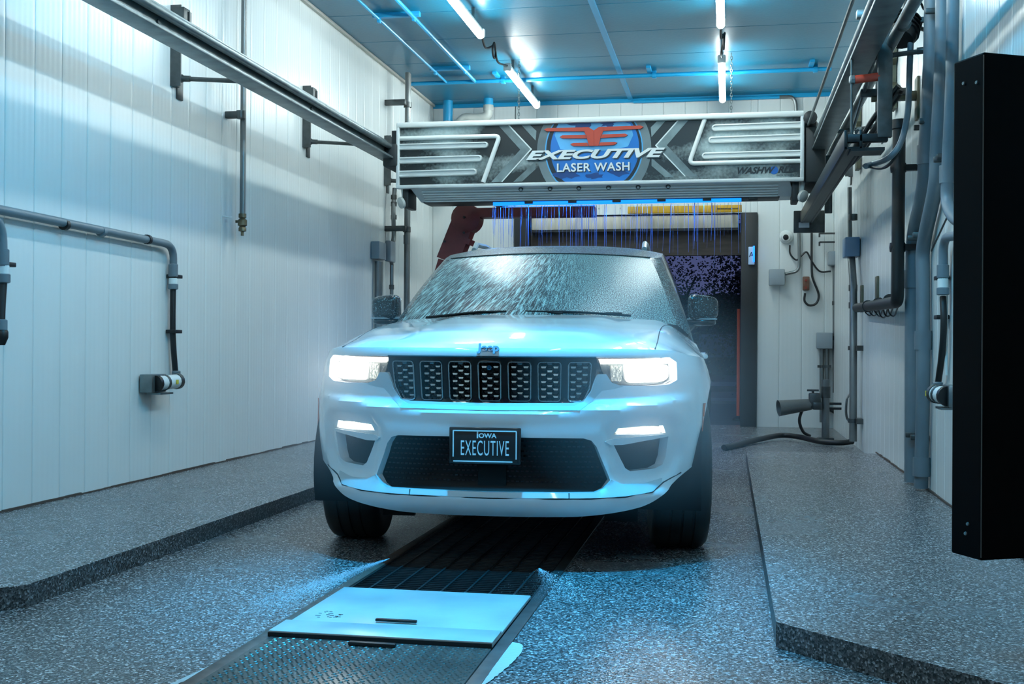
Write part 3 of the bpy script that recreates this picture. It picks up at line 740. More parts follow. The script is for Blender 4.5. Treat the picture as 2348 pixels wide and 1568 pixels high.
def sensor(pa, pb, W_, label, sg):
    a, b_ = W_(*pa, .1), W_(*pb, .13); t = thing('photo_sensor', label, 'sensor', a)
    X = XL if sg > 0 else XR
    ob('bracket', MB().box((X + sg * .055, a.y + .05, a.z), (.09, .2, .12), bev=.006).box((X + sg * .08, a.y + .1, a.z - .07), (.1, .18, .012)), galv, t)
    ob('body', MB().tube([a, b_], .048, 14), wplas, t)
    d = (b_ - a).normalized()
    for k, f in (('lens', 0), ('cap', 1)):
        q = a + (b_ - a) * f; ob(k, MB().lathe([(.035, -.012), (.054, -.01), (.054, .02), (.05, .022)], q, d, 14), dsteel if k == 'cap' else blackm, t)
    ob('band', MB().lathe([(.05, -.012), (.052, -.01), (.052, .01), (.05, .012)], a + d * .1, d, 14), dsteel, t)
    ob('warning_label', MB().box(a + d * .17 + Vector((sg * .049, 0, 0)), (.004, .03, .03)), mat('label_yellow', L3('#c9b63a'), .5), t)
sensor((357, 879), (405, 874), WLp, 'white tubular photo sensor low on the left wall under the hose', 1)
t = thing('pipe_run', 'thick grey pipe and hose at the very left edge of the photo', 'pipe', WLp(0, 600))
hose_drop(WLp, [(-60, 490), (2, 505), (4, 610)], [(6, 640), (2, 700), (0, 760)], .03, .025, t,
          [((5, 590), .09, .036, pvcg), ((6, 622), .07, .034, wplas), ((6, 638), .05, .04, pvcg), ((2, 745), .06, .033, pvcg)], [(6, 606)])
ob('nozzle', MB().lathe([(.025, 0), (.036, .02), (.036, .05), (.02, .09)], WLp(3, 752, .05), (0, 0, -1), 12), blackm, t)
# conduits in the back left corner
t = thing('conduit', 'tall brown conduit beside the left wall back corner on standoff clamps', 'conduit', WLp(935, 700, .25))
q0, q1 = WLp(935, 185, .22), WLp(932, 700, .22)
ob('pipe', MB().tube([(q0.x, q0.y, ZC - .05), (q0.x, q0.y, PZ)], .03, 10), cond, t)
ob('pipe', MB().tube([(q0.x + .005, q0.y + .06, ZC - .05), (q0.x + .005, q0.y + .06, PZ)], .018, 8), cond, t)
for py in (237, 525): q = WLp(930, py, .22); ob('standoff', MB().box(((XL + q.x) / 2, q.y - .06, q.z), (q.x - XL + .04, .07, .06), bev=.006).lathe([(.045, -.03), (.045, .03)], (q0.x, q0.y, q.z), (0, 0, 1), 10), dsteel, t)
ob('coupling', MB().lathe([(.037, 0), (.037, .1)], (q0.x, q0.y, WLp(935, 560, .22).z), (0, 0, 1), 10), cond, t)
t = thing('junction_box', 'grey junction box with conduits low behind the car on the left wall', 'box', WLp(870, 575))
q = WLp(868, 575, .05); ob('box', MB().box((XL + .05, q.y, q.z), (.1, .26, .19), bev=.01), boxg, t); ob('cover', MB().box((XL + .11, q.y + .25, q.z + .01), (.07, .20, .23), bev=.012), boxg, t)
q = WLp(868, 600, .05); ob('conduit', MB().tube([(q.x, q.y - .03, q.z), (q.x, q.y - .03, PZ)], .03, 10), cond, t); ob('conduit', MB().tube([(q.x, q.y + .05, q.z), (q.x, q.y + .05, PZ)], .03, 10), cond, t)
a_, b_ = WLp(897, 600, .1), WLp(898, 760, .1)
ob('conduit', MB().tube(spline([WLp(893, 588, .1), WLp(898, 605, .1), WLp(898, 640, .1), (b_.x, b_.y, .5)], 6), .022, 8), cond, t)
ob('flex', MB().tube(spline([WLp(893, 577, .1), WLp(899, 562, .1), WLp(903, 540, .1), WLp(902, 480, .1), WLp(905, 432, .1)], 6), .026, 10), cond, t)
for py in (452, 468, 498): clampring(WLp(903, py, .1), (0, 0, 1), .03, dsteel, t, 'coupling', .05)
clampring(WLp(898, 658, .1), (0, 0, 1), .025, dsteel, t, 'coupling', .05)

# ------------------------------------------------------------------ right side: hose boom below the rail
bt = thing('hose_boom', 'long dark steel boom hung from the right rail carrying black hoses', 'boom', (.8, 9, 2.3))
def B(px, py, X=.78): return K(px, py, 0, X)
a = MB(); bz = 2.27
a.box((.70, 9.65, bz), (.02, 4.5, .12), bev=.004); a.box((.79, 9.65, bz), (.02, 4.5, .12), bev=.004); a.box((.745, 9.65, bz - .05), (.1, 4.5, .012))
bsteel = mat('boom_steel', L3('#282c2e'), .4, metal=.7, var=(7, .5)); ob('beam', a, bsteel, bt)
ob('post', MB().box((.93, 7.42, 2.68), (.085, .05, .80), bev=.004), dsteel, bt)
ob('post', MB().box((.93, 11.5, 2.55), (.07, .05, .55), bev=.004), dsteel, bt)
ob('bottom_bracket', MB().box((.83, 7.43, bz + .01), (.24, .06, .05), bev=.006).box((.83, 7.5, bz - .06), (.2, .2, .02)), bsteel, bt)
ob('tie_rod', MB().tube([(.735, 7.42, bz), (.735, 7.42, 2.78)], .009, 8), dsteel, bt)
ob('top_bracket', MB().box((.86, 7.42, 3.04), (.2, .06, .05), bev=.006), galv, bt)
ob('red_spacer', MB().tube([(.745, 7.42, 2.64), (.90, 7.42, 2.655)], .026, 12), mat('red_plastic', L3('#b3402c'), .4), bt)
ob('spacer_nut', MB().lathe([(.02, 0), (.03, .01), (.03, .03), (.02, .04)], (.72, 7.42, 2.64), (1, 0, 0), 8), galv, bt)
ob('end_plate', MB().box((.78, 11.93, bz - .03), (.30, .04, .22), bev=.006), dsteel, bt)
ob('end_stop', MB().box((.72, 11.75, bz - .08), (.1, .02, .05)), wplas, bt)
ob('brace', MB().tube([(.93, 7.5, 3.03), (.84, 8.6, 2.95)], .012, 8).tube([(.93, 7.6, 2.95), (.86, 9.5, 2.4)], .014, 8), galv, bt)
for i, (dx, dz, r) in enumerate(((.0, 0, .022), (.05, .02, .018), (.03, -.03, .02))):
    ob('hose', MB().tube(spline([(1.12 - dx * .3, 8.1, 2.72 + dz), (1.02 - dx, 8.3, 2.55 + dz), (.9 - dx, 8.7, 2.36 + dz), (.80 - dx, 9.3, bz + .07 + dz), (.80 - dx, 10.3, bz + .07 + dz), (.80 - dx, 11.6, bz + .04 + dz)], 6), r, 8), black, bt)
ob('hose_fitting', MB().lathe([(.02, 0), (.02, .06), (.016, .065)], (.79, 7.6, bz + .08), (.3, .85, .4), 10), galv, bt)
ob('cross_arm', MB().box((1.03, 8.3, 2.74), (.30, .05, .05), bev=.005), dsteel, bt)
# rail side tube and light guide rail
t = thing('guide_tube', 'round grey guide tube running beside the right rail', 'tube', (1.0, 7, 2.95))
ob('tube', MB().tube([(.98, 3, 2.86), (.96, 12.5, 2.86)], .036, 12), galv, t)
for y in (5.6, 7.0, 8.8, 10.5): ob('clamp', MB().lathe([(.042, -.02), (.042, .02)], (.98, y, 2.86), (0, 1, 0), 12), dsteel, t)
t = thing('cable_rail', 'thin cable rail beside the right overhead rail, nearest the ceiling lights', 'rail', (.72, 7, 3))
ob('tube', MB().tube([(.69, 2, 3.0), (.69, 12.5, 2.98)], .012, 8), cond, t)
t = thing('lamp_head', 'black lamp head hanging high beside the right wall pipes', 'lamp', K(2070, 70, 0, 1.05))
q = K(2068, 68, 0, 1.05); ob('body', MB().lathe([(.03, -.12), (.08, -.1), (.10, -.02), (.10, .06), (.085, .08)], q, (-.3, -.5, -1), 18), blackm, t)
for i in range(4): ob('fin', MB().lathe([(.105, -.012), (.112, -.01), (.112, 0), (.105, .002)], q + Vector((-.3, -.5, -1)).normalized() * (-.06 + .03 * i), (-.3, -.5, -1), 18), blackm, t)
ob('stem', MB().tube([q, (q.x + .05, q.y + .05, q.z + .3)], .02, 8), blackm, t)
ob('cable', MB().tube(spline([(q.x + .05, q.y, q.z + .1), (q.x + .09, q.y - .05, q.z + .16), (q.x + .13, q.y, q.z + .12)], 5), .007, 6), black, t)
# loop hose
t = thing('loop_hose', 'grey hose looping down from the ceiling to the boom end', 'hose', K(2050, 350, 0, 1.1))
ob('hose', MB().tube(spline([K(2093, -20, 0, 1.1), K(2088, 100, 0, 1.1), K(2085, 180, 0, 1.1), K(2081, 260, 0, 1.08), K(2066, 325, 0, 1.03), K(2040, 360, 0, .97), K(2005, 375, 0, .92), K(1985, 381, 0, .86)], 8), .019, 12), pvcg, t)
ob('cable', MB().tube(spline([K(2070, 330, 0, 1.05), K(2052, 362, 0, 1.0), K(2025, 385, 0, .95), K(1980, 380, 0, .86)], 8), .010, 8), black, t)
# three big conduits down the right wall
names = ('left-hand', 'middle', 'right-hand')
P1 = [[(2138, -40), (2134, 150), (2124, 330), (2118, 430), (2096, 540), (2092, 640), (2091, 850), (2090, 1105)],
      [(2163, -40), (2160, 150), (2150, 330), (2144, 430), (2118, 560), (2116, 640), (2117, 850), (2112, 1118)]]
for i, pts in enumerate(P1):
    t = thing('wall_conduit', 'thick grey conduit down the right wall, %s one of the pair reaching the floor' % ('left' if i == 0 else 'right'), 'conduit', WRp(2100, 1000), 'thick right wall conduits')
    pp = [WRp(*q, .055) for q in pts]
    ob('pipe', MB().tube(spline(pp, 6), .047 if i == 0 else .043, 14), pvcg, t)
    for py in ((355, 640) if i == 0 else (780, 1070)):
        px = next(a[0] + (b[0] - a[0]) * (py - a[1]) / (b[1] - a[1]) for a, b in zip(pts, pts[1:]) if a[1] <= py <= b[1])
        q = WRp(px, py, .055); ob('coupling', MB().lathe([(.053, 0), (.053, .12)], (q.x, q.y, q.z - .06), (0, 0, 1), 14), pvcg, t)
t = thing('wall_conduit', 'thinner grey conduit right of the thick pair, turning behind the black cabinet', 'conduit', WRp(2185, 480), 'thick right wall conduits')
ob('pipe', MB().tube(bendpath([WRp(2186, -40, .055), WRp(2182, 200, .055), WRp(2172, 400, .055), WRp(2170, 470, .055), WRp(2190, 505, .055), WRp(2260, 520, .055)], .15), .034, 12), pvcg, t)
ob('coupling', MB().lathe([(.042, 0), (.042, .1)], WRp(2171, 420, .055), (0, 0, 1), 12), pvcg, t)
t = thing('wall_conduit', 'slim bright pipe down the right wall just left of the black cabinet', 'conduit', WRp(2187, 300), 'thick right wall conduits')
ob('pipe', MB().tube([WRp(2192, -40, .02), WRp(2188, 200, .02), WRp(2183, 460, .02)], .012, 8), wplas, t)
for px, py, wd, nm_ in ((2135, 35, .3, 'top strut'), (2120, 285, .34, 'upper strut'), (2105, 542, .36, 'middle strut'), (2100, 1000, .34, 'low strut'), (2165, 362, .16, 'short strut')):
    q = WRp(px, py, .06); tt = thing('pipe_clamp', 'dark clamp holding the right wall conduits, ' + {'top strut': 'the highest near the top edge', 'upper strut': 'level with the banner top', 'middle strut': 'at the bottom of the bend', 'low strut': 'low near the floor', 'short strut': 'short one beside the black cabinet'}[nm_], 'clamp', q, 'right wall pipe clamps')
    ob('strut', MB().box((XR - .012, q.y, q.z), (.022, wd, .04), bev=.004), dsteel, tt)
    for s_ in (-1, 1): ob('strap', MB().box((XR - .06, q.y + s_ * wd * .32, q.z), (.10, .028, .035), bev=.006), dsteel, tt)
t = thing('clamp_rod', 'long thin rod from the boom post to the right wall clamp', 'rod', WRp(2100, 102))
ob('rod', MB().tube([(.93, 7.42, 3.03), (XR - .04, 7.72, 3.0)], .014, 8), dsteel, t); ob('clamp', MB().box((XR - .03, 7.72, 3.0), (.06, .1, .07), bev=.008), dsteel, t)
# wall plates with cut-outs and tee brackets
t = thing('tee_bracket', 'olive steel tee bracket on the right wall beside the loop hose', 'bracket', WRp(2103, 226))
oliv = mat('olive_steel', L3('#6b6a58'), .5, metal=.5, var=(10, .3))
q = WRp(2103, 226, .01); ob('plate', MB().box((XR - .01, q.y, q.z), (.018, .11, .29), bev=.003), oliv, t); ob('arm', MB().box((XR - .16, q.y, q.z + .02), (.3, .06, .06), bev=.004), oliv, t)
for px, py, hh, lb in ((2038, 175, .26, 'olive notched plate on the right wall high behind the boom post'), (1960, 310, .34, 'olive notched plate on the right wall low behind the boom')):
    q = WRp(px, py, .06); t = thing('notched_plate', lb, 'bracket', q)
    pr = [(-.08, -hh), (.08, -hh), (.08, hh), (-.08, hh), (-.08, .12), (-.03, .08), (-.03, -.05), (-.08, -.09)]
    ob('plate', MB().prism([(XR - .05, q.y + u, q.z + v) for u, v in pr], (.04, 0, 0)), oliv, t, smooth=None)
# black hose pipe with elbow
t = thing('black_pipe', 'thick black pipe down the right wall with an elbow to the left', 'pipe', WRp(2060, 600, .14))
pp = [WRp(2062, 275, .16), WRp(2060, 450, .16), WRp(2058, 692, .16)]
q = WRp(1965, 706, .10)
ob('pipe', MB().tube(bendpath([pp[0], pp[1], pp[2], q], .09), .042, 14), black, t)
ob('top_flange', MB().lathe([(.055, 0), (.055, .06)], pp[0], (0, 0, -1), 14), black, t)
for px, py in ((2060, 385), (2058, 567)): q = WRp(px, py, .16); ob('clamp', MB().lathe([(.05, -.03), (.054, 0), (.05, .03)], q, (0, 0, 1), 14).box(((q.x + XR) / 2 + .02, q.y, q.z), (XR - q.x, .05, .04)), blackm, t)
for px, py in ((2040, 690), (2015, 697), (1990, 702)): clampring(WRp(px, py, .12), (0, 1, 0), .046, dsteel, t)
for i, (px, py) in enumerate(((1976, 685), (2011, 668), (2052, 655))):
    q = WRp(px, py, .012); ob('mount_plate', MB().box((XR - .012, q.y, q.z), (.02, .12, .26), bev=.003), oliv, t)
rr = random.Random(4)
for i in range(6):
    px = 1980 + i * 11; ob('loose_cable', MB().tube(spline([WRp(px, 706, .13), WRp(px + 6, 716 + rr.uniform(0, 8), .1), WRp(px + 16, 722 + rr.uniform(0, 6), .08), WRp(px + 24, 702, .12)], 5), .006, 5), black, t)
# pipe of column 1955 with boxes
t = thing('corner_conduit', 'dark conduit down the right wall near the back corner, topped by a blue box', 'conduit', WRp(1955, 1000))
ob('pipe', MB().tube([WRp(1948, 430, .08), WRp(1949, 548, .08)], .022, 10), cond, t)
ob('pipe', MB().tube([WRp(1952, 585, .08), WRp(1957, 660, .08), WRp(1956, 1012, .08)], .036, 12), cond, t)
q = WRp(1954, 568, .07); ob('box', MB().box((XR - .08, q.y, q.z), (.14, .28, .19), bev=.01), mat('blue_box', L3('#5d7f9c'), .4), t)
for py in (498, 660, 700): clampring(WRp(1956, py, .08), (0, 0, 1), .038, dsteel, t, 'coupling', .06)
for py in (798, 964): q = WRp(1956, py, .08); ob('clamp', MB().lathe([(.05, -.02), (.05, .02)], q, (0, 0, 1), 12).box((XR - .03, q.y - .06, q.z), (.06, .2, .05)), dsteel, t)
ob('side_loop', MB().tube(spline([WRp(1948, 905, .1), WRp(1942, 915, .14), WRp(1940, 945, .14), WRp(1944, 962, .12), WRp(1952, 965, .1)], 5), .012, 8), cond, t)
# hose drop and sensor at the black cabinet
t = thing('pipe_run', 'grey elbow and black hose down the right wall left of the black cabinet', 'pipe', WRp(2165, 700))
hose_drop(WRp, [(2230, 535), (2163, 545), (2162, 640)], [(2162, 680), (2164, 740), (2160, 810), (2150, 885)], .026, .019, t,
          [((2162, 622), .08, .034, pvcg), ((2162, 650), .06, .03, wplas), ((2162, 668), .045, .036, pvcg), ((2150, 885), .05, .03, pvcg)], [(2163, 637), (2163, 727)])
ob('guide_wire', MB().tube([WRp(2171, 500, .03), WRp(2136, 575, .03)], .006, 6), black, t)
ob('riser', MB().tube([WRp(2172, 560, .02), WRp(2170, 860, .02)], .007, 6), wplas, t)
sensor((2172, 908), (2148, 903), WRp, 'chrome-banded photo sensor low on the right wall at the black cabinet', -1)

# ------------------------------------------------------------------ back wall right of the door
def BW(px, py, off=.05): return K(px, py, 1, YB - off)
t = thing('dome_camera', 'white round security camera on the back wall right of the exit', 'camera', BW(1803, 543))
q = BW(1803, 543, 0); ob('base', MB().lathe([(.085, 0), (.085, .02), (.07, .05), (.05, .06)], q, (0, -1, 0), 24), wplas, t)
ob('ball', MB().lathe([(.02, 0), (.055, .02), (.062, .06), (.05, .095), (.03, .10)], q + Vector((0, -.03, 0)), (-.1, -1, -.15), 20), wplas, t)
ob('lens', MB().lathe([(.034, 0), (.034, .01), (.02, .014)], q + Vector((-.012, -.125, -.015)), (-.1, -1, -.15), 16), blackm, t)
ob('cable', MB().tube(spline([BW(1811, 562), BW(1812, 582), BW(1826, 596), BW(1838, 586), BW(1850, 578), BW(1862, 600), BW(1880, 622), BW(1905, 622)], 6), .011, 7), black, t)
def wbox(name, px, py, wd, h, d, m, label, cat='box'):
    q = BW(px, py, d / 2 + .02); t = thing(name, label, cat, q); ob('case', MB().box(q, (wd, d, h), bev=.012), m, t); ob('lid', MB().box((q.x, q.y - d / 2 - .006, q.z), (wd * .98, .02, h * .97), bev=.008), m, t); return t
t = wbox('junction_box', 1781, 636, .19, .20, .12, boxg, 'grey square junction box on the back wall below the dome camera')
ob('conduit', MB().tube(bendpath([BW(1800, 628), BW(1832, 622), BW(1833, 590), BW(1832, 520)], .1), .02, 8), cond, t)
t = wbox('switch_box', 1848, 650, .08, .17, .08, rust, 'small brown switch box on the back wall with a black cord loop')
ob('cord', MB().tube(spline([BW(1846, 672), BW(1845, 690), BW(1856, 700), BW(1872, 695), BW(1877, 675), BW(1866, 645), BW(1862, 630), BW(1861, 600), BW(1861, 530)], 6), .014, 8), black, t)
for dz in (-.05, .04): q = BW(1848, 650, .12); ob('button', MB().lathe([(.016, 0), (.016, .02)], (q.x, q.y + .01, q.z + dz), (0, -1, 0), 10), mat('button_red', L3('#7a2e22'), .5), t)
t = wbox('control_box', 1913, 593, .15, .17, .16, boxg, 'grey box in the back right corner above the twin conduits')
for px, r in ((1914, .026), (1926, .024)):
    pts = [BW(px, 610, .1), BW(px, 900, .1)]; ob('conduit', MB().tube(pts, r, 10), cond, t)
    for py in (695, 775): clampring(BW(px, py, .1), (0, 0, 1), r + .003, dsteel, t, 'coupling', .05)
ob('conduit', MB().tube([BW(1929, 440, .1), BW(1927, 605, .1)], .026, 10), cond, t)
ob('flex', MB().tube(spline([BW(1926, 860, .1), BW(1927, 910, .1), BW(1922, 945, .1), BW(1905, 940, .1), BW(1893, 935, .1)], 6), .022, 8), black, t)
for py in (535, 555): q = BW(1910, py, .12); ob('bracket_arm', MB().box((q.x - .03, q.y, q.z), (.26, .03, .02)).box((q.x - .16, q.y, q.z - .02), (.02, .03, .05)), dsteel, t)
t = wbox('junction_box', 1890, 781, .19, .20, .12, boxg, 'grey junction box on the back wall above the air horn')
for px in (1884, 1896): ob('conduit', MB().tube([BW(px, 795, .08), BW(px, 968, .08)], .026, 10), cond, t)
for py in (840,): q = BW(1890, py, .08); ob('clamp', MB().box(q, (.16, .05, .03)), dsteel, t)
# blower horn on its post
t = thing('blower_horn', 'dull metal horn-shaped blower on a post beside the exit', 'blower', K(1893, 1000, 2, .02))
py_ = 12.7
def P_(px, py): return K(px, py, 1, py_)
q = P_(1893, 1002); tp = P_(1893, 870)
ob('post', MB().tube([(q.x, py_, .02), (q.x, py_, tp.z)], .04, 12), cond, t); ob('post_collar', MB().lathe([(.048, 0), (.048, .12)], (q.x, py_, P_(1893, 912).z), (0, 0, 1), 12), dsteel, t)
ob('base_plate', MB().box((q.x, py_, .03), (.16, .16, .02)), dsteel, t)
a_, b_ = P_(1860, 927), P_(1783, 935)
ob('horn', MB().lathe([(.055, 0), (.06, .02), (.085, (b_ - a_).length), (.088, (b_ - a_).length + .004), (.08, (b_ - a_).length), (.05, .05)], a_, (b_ - a_).normalized() + Vector((0, -.25, 0)), 20), cond, t)
ob('valve_body', MB().box(P_(1868, 918), (.12, .12, .16), bev=.015).box(P_(1874, 930), (.1, .14, .08), bev=.01), dsteel, t)
ob('handle', MB().box(P_(1864, 895), (.12, .03, .02)).tube([P_(1864, 895), P_(1866, 915)], .012, 8), dsteel, t)
ob('hose', MB().tube(spline([P_(1852, 928), P_(1840, 940), P_(1833, 965), P_(1842, 990), K(1858, 1000, 2, .05)], 6), .016, 8), black, t)
for dz in (0, .05): ob('feed_pipe', MB().tube([(q.x, py_, P_(1893, 936).z + dz), (q.x + .16, py_, P_(1893, 936).z + dz)], .013, 8), black, t)
t = ob('floor_hose', MB().tube(spline([K(1660, 1026, 2, .03), K(1690, 1020, 2, .03), K(1745, 1006, 2, .04), K(1790, 998, 2, .05), K(1830, 1001, 2, .05), K(1880, 1012, 2, .04), K(1925, 1015, 2, .04), K(1955, 1012, 2, .05)], 7), .028, 10), black); tag(t, 'black hose lying across the floor behind the right platform', 'hose')

# ------------------------------------------------------------------ black cabinet at the right edge
t = thing('black_cabinet', 'tall black metal cabinet at the right edge, seen corner-on', 'cabinet', (.9, 3.9, .1))
cz0, cz1 = .37, 1.875; A = Vector((.737, 3.64, 0)); d1 = Vector((-.06, .12, 0)).normalized(); d2 = Vector((.12, .06, 0)).normalized()
pl_ = [A, A + d1 * .14, A + d1 * .14 + d2 * .42, A + d2 * .42]
bm = MB(); bm.prism([(p.x, p.y, cz0) for p in pl_], (0, 0, cz1 - cz0))
o = ob('case', bm, mat('cabinet_black', L3('#010102'), .6, spec=.05, bump=(90, .06, .002)), t, smooth=None)
md = o.modifiers.new('bevel', 'BEVEL'); md.width = .006; md.segments = 2
ob('corner_seam', MB().bar((A.x - .001, A.y - .003, cz0 + .01), (A.x - .001, A.y - .003, cz1 - .01), .003, .003, up=(1, 0, 0)), mat('seam_grey', L3('#4a4a48'), .4, metal=.6), t)
for u, z in ((.03, 1.79), (.09, 1.80), (.06, .47), (.07, .44)):
    q = A + d1 * u; ob('screw', MB().lathe([(.006, 0), (.005, .004)], (q.x, q.y, z), (-d2.x, -d2.y, 0), 8), galv, t)
ob('pedestal', MB().box((A + d1 * .07 + d2 * .42) + Vector((0, 0, cz0 / 2 + .045)), (.12, .12, cz0 - .085)), blackm, t)
ob('pedestal_foot', MB().box((A + d1 * .07 + d2 * .42) + Vector((0, 0, PZ + .01)), (.16, .16, .02)), blackm, t)
ob('cable', MB().tube(spline([A + d1 * .05 + d2 * .2 + Vector((0, 0, cz0)), A + d1 * .0 + d2 * .22 + Vector((0, 0, .28)), A - d1 * .02 + d2 * .30 + Vector((0, 0, .2)), A + d2 * .36 + Vector((0, 0, PZ + .02))], 6), .014, 8), black, t)
# ------------------------------------------------------------------ drain grating and cover plates
gst = mat('grating_steel', L3('#4c5356'), .4, metal=.8, var=(20, .4))
barm = MB().box((0, 0, -.018), (.755, .007, .034)).mesh('cross_bar'); barm.materials.append(gst)
rodm = MB().box((0, 0, -.004), (.009, 1.585, .012)).mesh('long_rod'); rodm.materials.append(gst)
xc_ = (GX0 + GX1) / 2
for i, (y0, w_) in enumerate(((4.505, 'steel drain grating in front of the car, next to the cover plate'), (6.10, 'middle steel drain grating under the car'), (7.695, 'rear steel drain grating under the back of the car'))):
    t = thing('drain_grating', w_, 'grating', (xc_, y0 + .8, 0), 'floor drain gratings')
    for k in range(45): o = link('cross_bar', barm, None, t); o.matrix_parent_inverse = Matrix(); o.location = (0, -.79 + k * .0357, -.002)
    for k in range(7): o = link('long_rod', rodm, None, t); o.matrix_parent_inverse = Matrix(); o.location = (-.30 + k * .1, 0, 0)
    fm = MB()
    for x in (-.379, .379): fm.box((xc_ + x, y0 + .795, -.02), (.006, 1.59, .044))
    ob('edge_bar', fm, gst, t)
pst = mat('plate_steel', L3('#6d7472'), .33, metal=.75, var=(5, .4), bump=(25, .08, .004))
pst1 = mat('foamy_plate', L3('#aeb9b9'), .3, metal=.0, var=(4, .25), bump=(30, .12, .004))
t = thing('cover_plate', 'pale wet steel cover plate between the grating and the tread plate', 'plate', (xc_, 4.1, 0))
ob('sheet', MB().box((xc_, 4.12, .012), (.765, .765, .014), bev=.003), pst1, t)
ob('lip', MB().box((xc_ - .005, 3.82, .022), (.775, .16, .008), bev=.002), pst1, t)
ob('lip_edge', MB().box((xc_ - .005, 3.737, .011), (.775, .006, .02)), blackm, t)
ob('handle', MB().box((-1.143, 3.955, .028), (.15, .016, .01), bev=.003), blackm, t)
rr = random.Random(8); a = MB()
for k in range(16): x, y = -1.46 + rr.random() * .09, 3.98 + rr.random() * .1; a.box((x, y, .0195), (rr.uniform(.006, .02), .003, .002))
ob('scuffs', a, dsteel, t, kind='stuff')
t = thing('tread_plate', 'dark steel tread plate with raised lugs at the bottom of the photo', 'plate', (xc_, 3.2, 0))
ob('sheet', MB().box((xc_, 3.16, .002), (.765, 1.14, .012), bev=.002), pst, t)
a = MB(); j = 0; y = 2.66
while y < 3.715:
    x = GX0 + .02 + (.0118 if j % 2 else 0); i = 0
    while x < GX1 - .01:
        an = .75 if (i + j) % 2 else -.75; d = Vector((cos(an), sin(an) * .9, 0)) * .0108; nn = Vector((-d.y, d.x, 0)).normalized() * .0034; c_ = Vector((x, y, .0082))
        a.add([c_ - d, c_ + nn, c_ + d, c_ - nn, c_ + Vector((0, 0, .003)) - d * .5, c_ + Vector((0, 0, .003)) + d * .5], [(0, 3, 4), (3, 2, 5), (3, 5, 4), (2, 1, 5), (1, 0, 4), (1, 4, 5)])
        x += .0236; i += 1
    y += .0195; j += 1
ob('tread_lugs', a, pst, t, smooth=None, kind='stuff')
ob('handle', MB().box((-1.143, 3.675, .016), (.16, .022, .012), bev=.003), blackm, t)
fr_ = mat('frame_rust', L3('#5c4a42'), .55, var=(18, .5))
for x, s_ in ((GX0 - .025, 'left'), (GX1 + .025, 'right')):
    o = struct('trim_pit_frame_' + s_, MB().box((x, 6.0, .001), (.045, 6.8, .010), bev=.002), fr_ if s_ == 'left' else dsteel, smooth=40)
# foam left on the floor
foam = mat('foam', L3('#a9b8bb'), .45, bump=(60, .3, .01))
def puddle(label, pts, seed):
    rr = random.Random(seed); P = resample(rnd(pts, .05, 3), .018); P = [(x + rr.gauss(0, .002), y + rr.gauss(0, .002)) for x, y in P]
    V, T, _ = cdt(P, h=.03, hb=.018)
    me_ = MB().add([(v.x, v.y, .003 + .004 * min(1, pdist(v.x, v.y, P) / .04)) for v in V], T)
    tag(ob('foam_streak', me_, foam, None, smooth=60), label, 'foam')
puddle('white foam streak on the floor right of the tread plate', [(-.715, 3.86), (-.66, 3.82), (-.655, 3.66), (-.68, 3.45), (-.705, 3.3), (-.725, 3.25), (-.725, 3.5), (-.72, 3.75)], 1)
puddle('small foam streak on the floor left of the tread plate', [(-1.56, 3.44), (-1.535, 3.46), (-1.548, 3.3), (-1.58, 3.15), (-1.60, 3.16), (-1.58, 3.3)], 2)
# fans of fine spray from the under-body jets beside the grating
def spray(label, p, d, spread, n, L, seed):
    rr = random.Random(seed); a = MB(); p = Vector(p); d = Vector(d).normalized(); sd = d.cross(Vector((0, 0, 1))).normalized()
    for k in range(n):
        t_ = rr.random() ** 1.1; v = (d + sd * rr.gauss(0, spread) + Vector((0, 0, abs(rr.gauss(0, .02))))).normalized()
        c_ = p + v * (L * t_); c_.z = max(.008, c_.z + rr.uniform(0, .05) * t_); l_ = v * rr.uniform(.004, .022); q = Vector((0, 0, 1)) * rr.uniform(.0005, .0011)
        a.add([c_, c_ + l_ * .5 + q, c_ + l_, c_ + l_ * .5 - q + sd * .0006], [(0, 1, 2), (0, 2, 3), (1, 3, 2), (0, 3, 1)])
    tag(ob('water_spray', a, mat('spray_water', (.85, .93, 1), .2, spec=.8), None, smooth=None, kind='stuff', fix=False), label, 'water', kind='stuff')
spray('fan of fine water spray shooting left past the grating corner', (-1.47, 4.98, .05), (-.09, -1, 0), .035, 5200, 1.2, 3)
spray('shorter spray of water beside the right corner of the grating', (-.78, 4.85, .06), (.25, -1, 0), .12, 1700, .75, 4)

# ------------------------------------------------------------------ the car
CX_, CY_, CA = -1.035, 5.0, .034
car = thing('car', 'white wet SUV with black roof and blazing headlights standing in the wash bay', 'car', (CX_, CY_, 0)); car.rotation_euler = (0, 0, CA)
def cob(name, mb, m, parent=None, smooth=40, label=None, kind=None, fix=True):
    o = link(name, mb if not isinstance(mb, MB) else mb.mesh(name, smooth, fix), m); o.parent = parent or car
    if label: o['label'] = label
    if kind: o['kind'] = kind
    return o
paint = mat('car_white', L3('#e3e7e8'), .3, coat=1.0, bump=(160, .05, .002))
paint2 = mat('silver_trim', L3('#b9c1c3'), .36, metal=.0, coat=.4)
barmt = mat('bar_metal', L3('#8b989c'), .32, metal=.9)
chrome = mat('chrome', L3('#c9d0d2'), .15, metal=1)
gblack = mat('gloss_black', L3('#07090a'), .16, coat=.5)
mblack = mat('matt_black', L3('#060707'), .6, spec=.25)
gap = mat('panel_gap', L3('#1d2527'), .7)
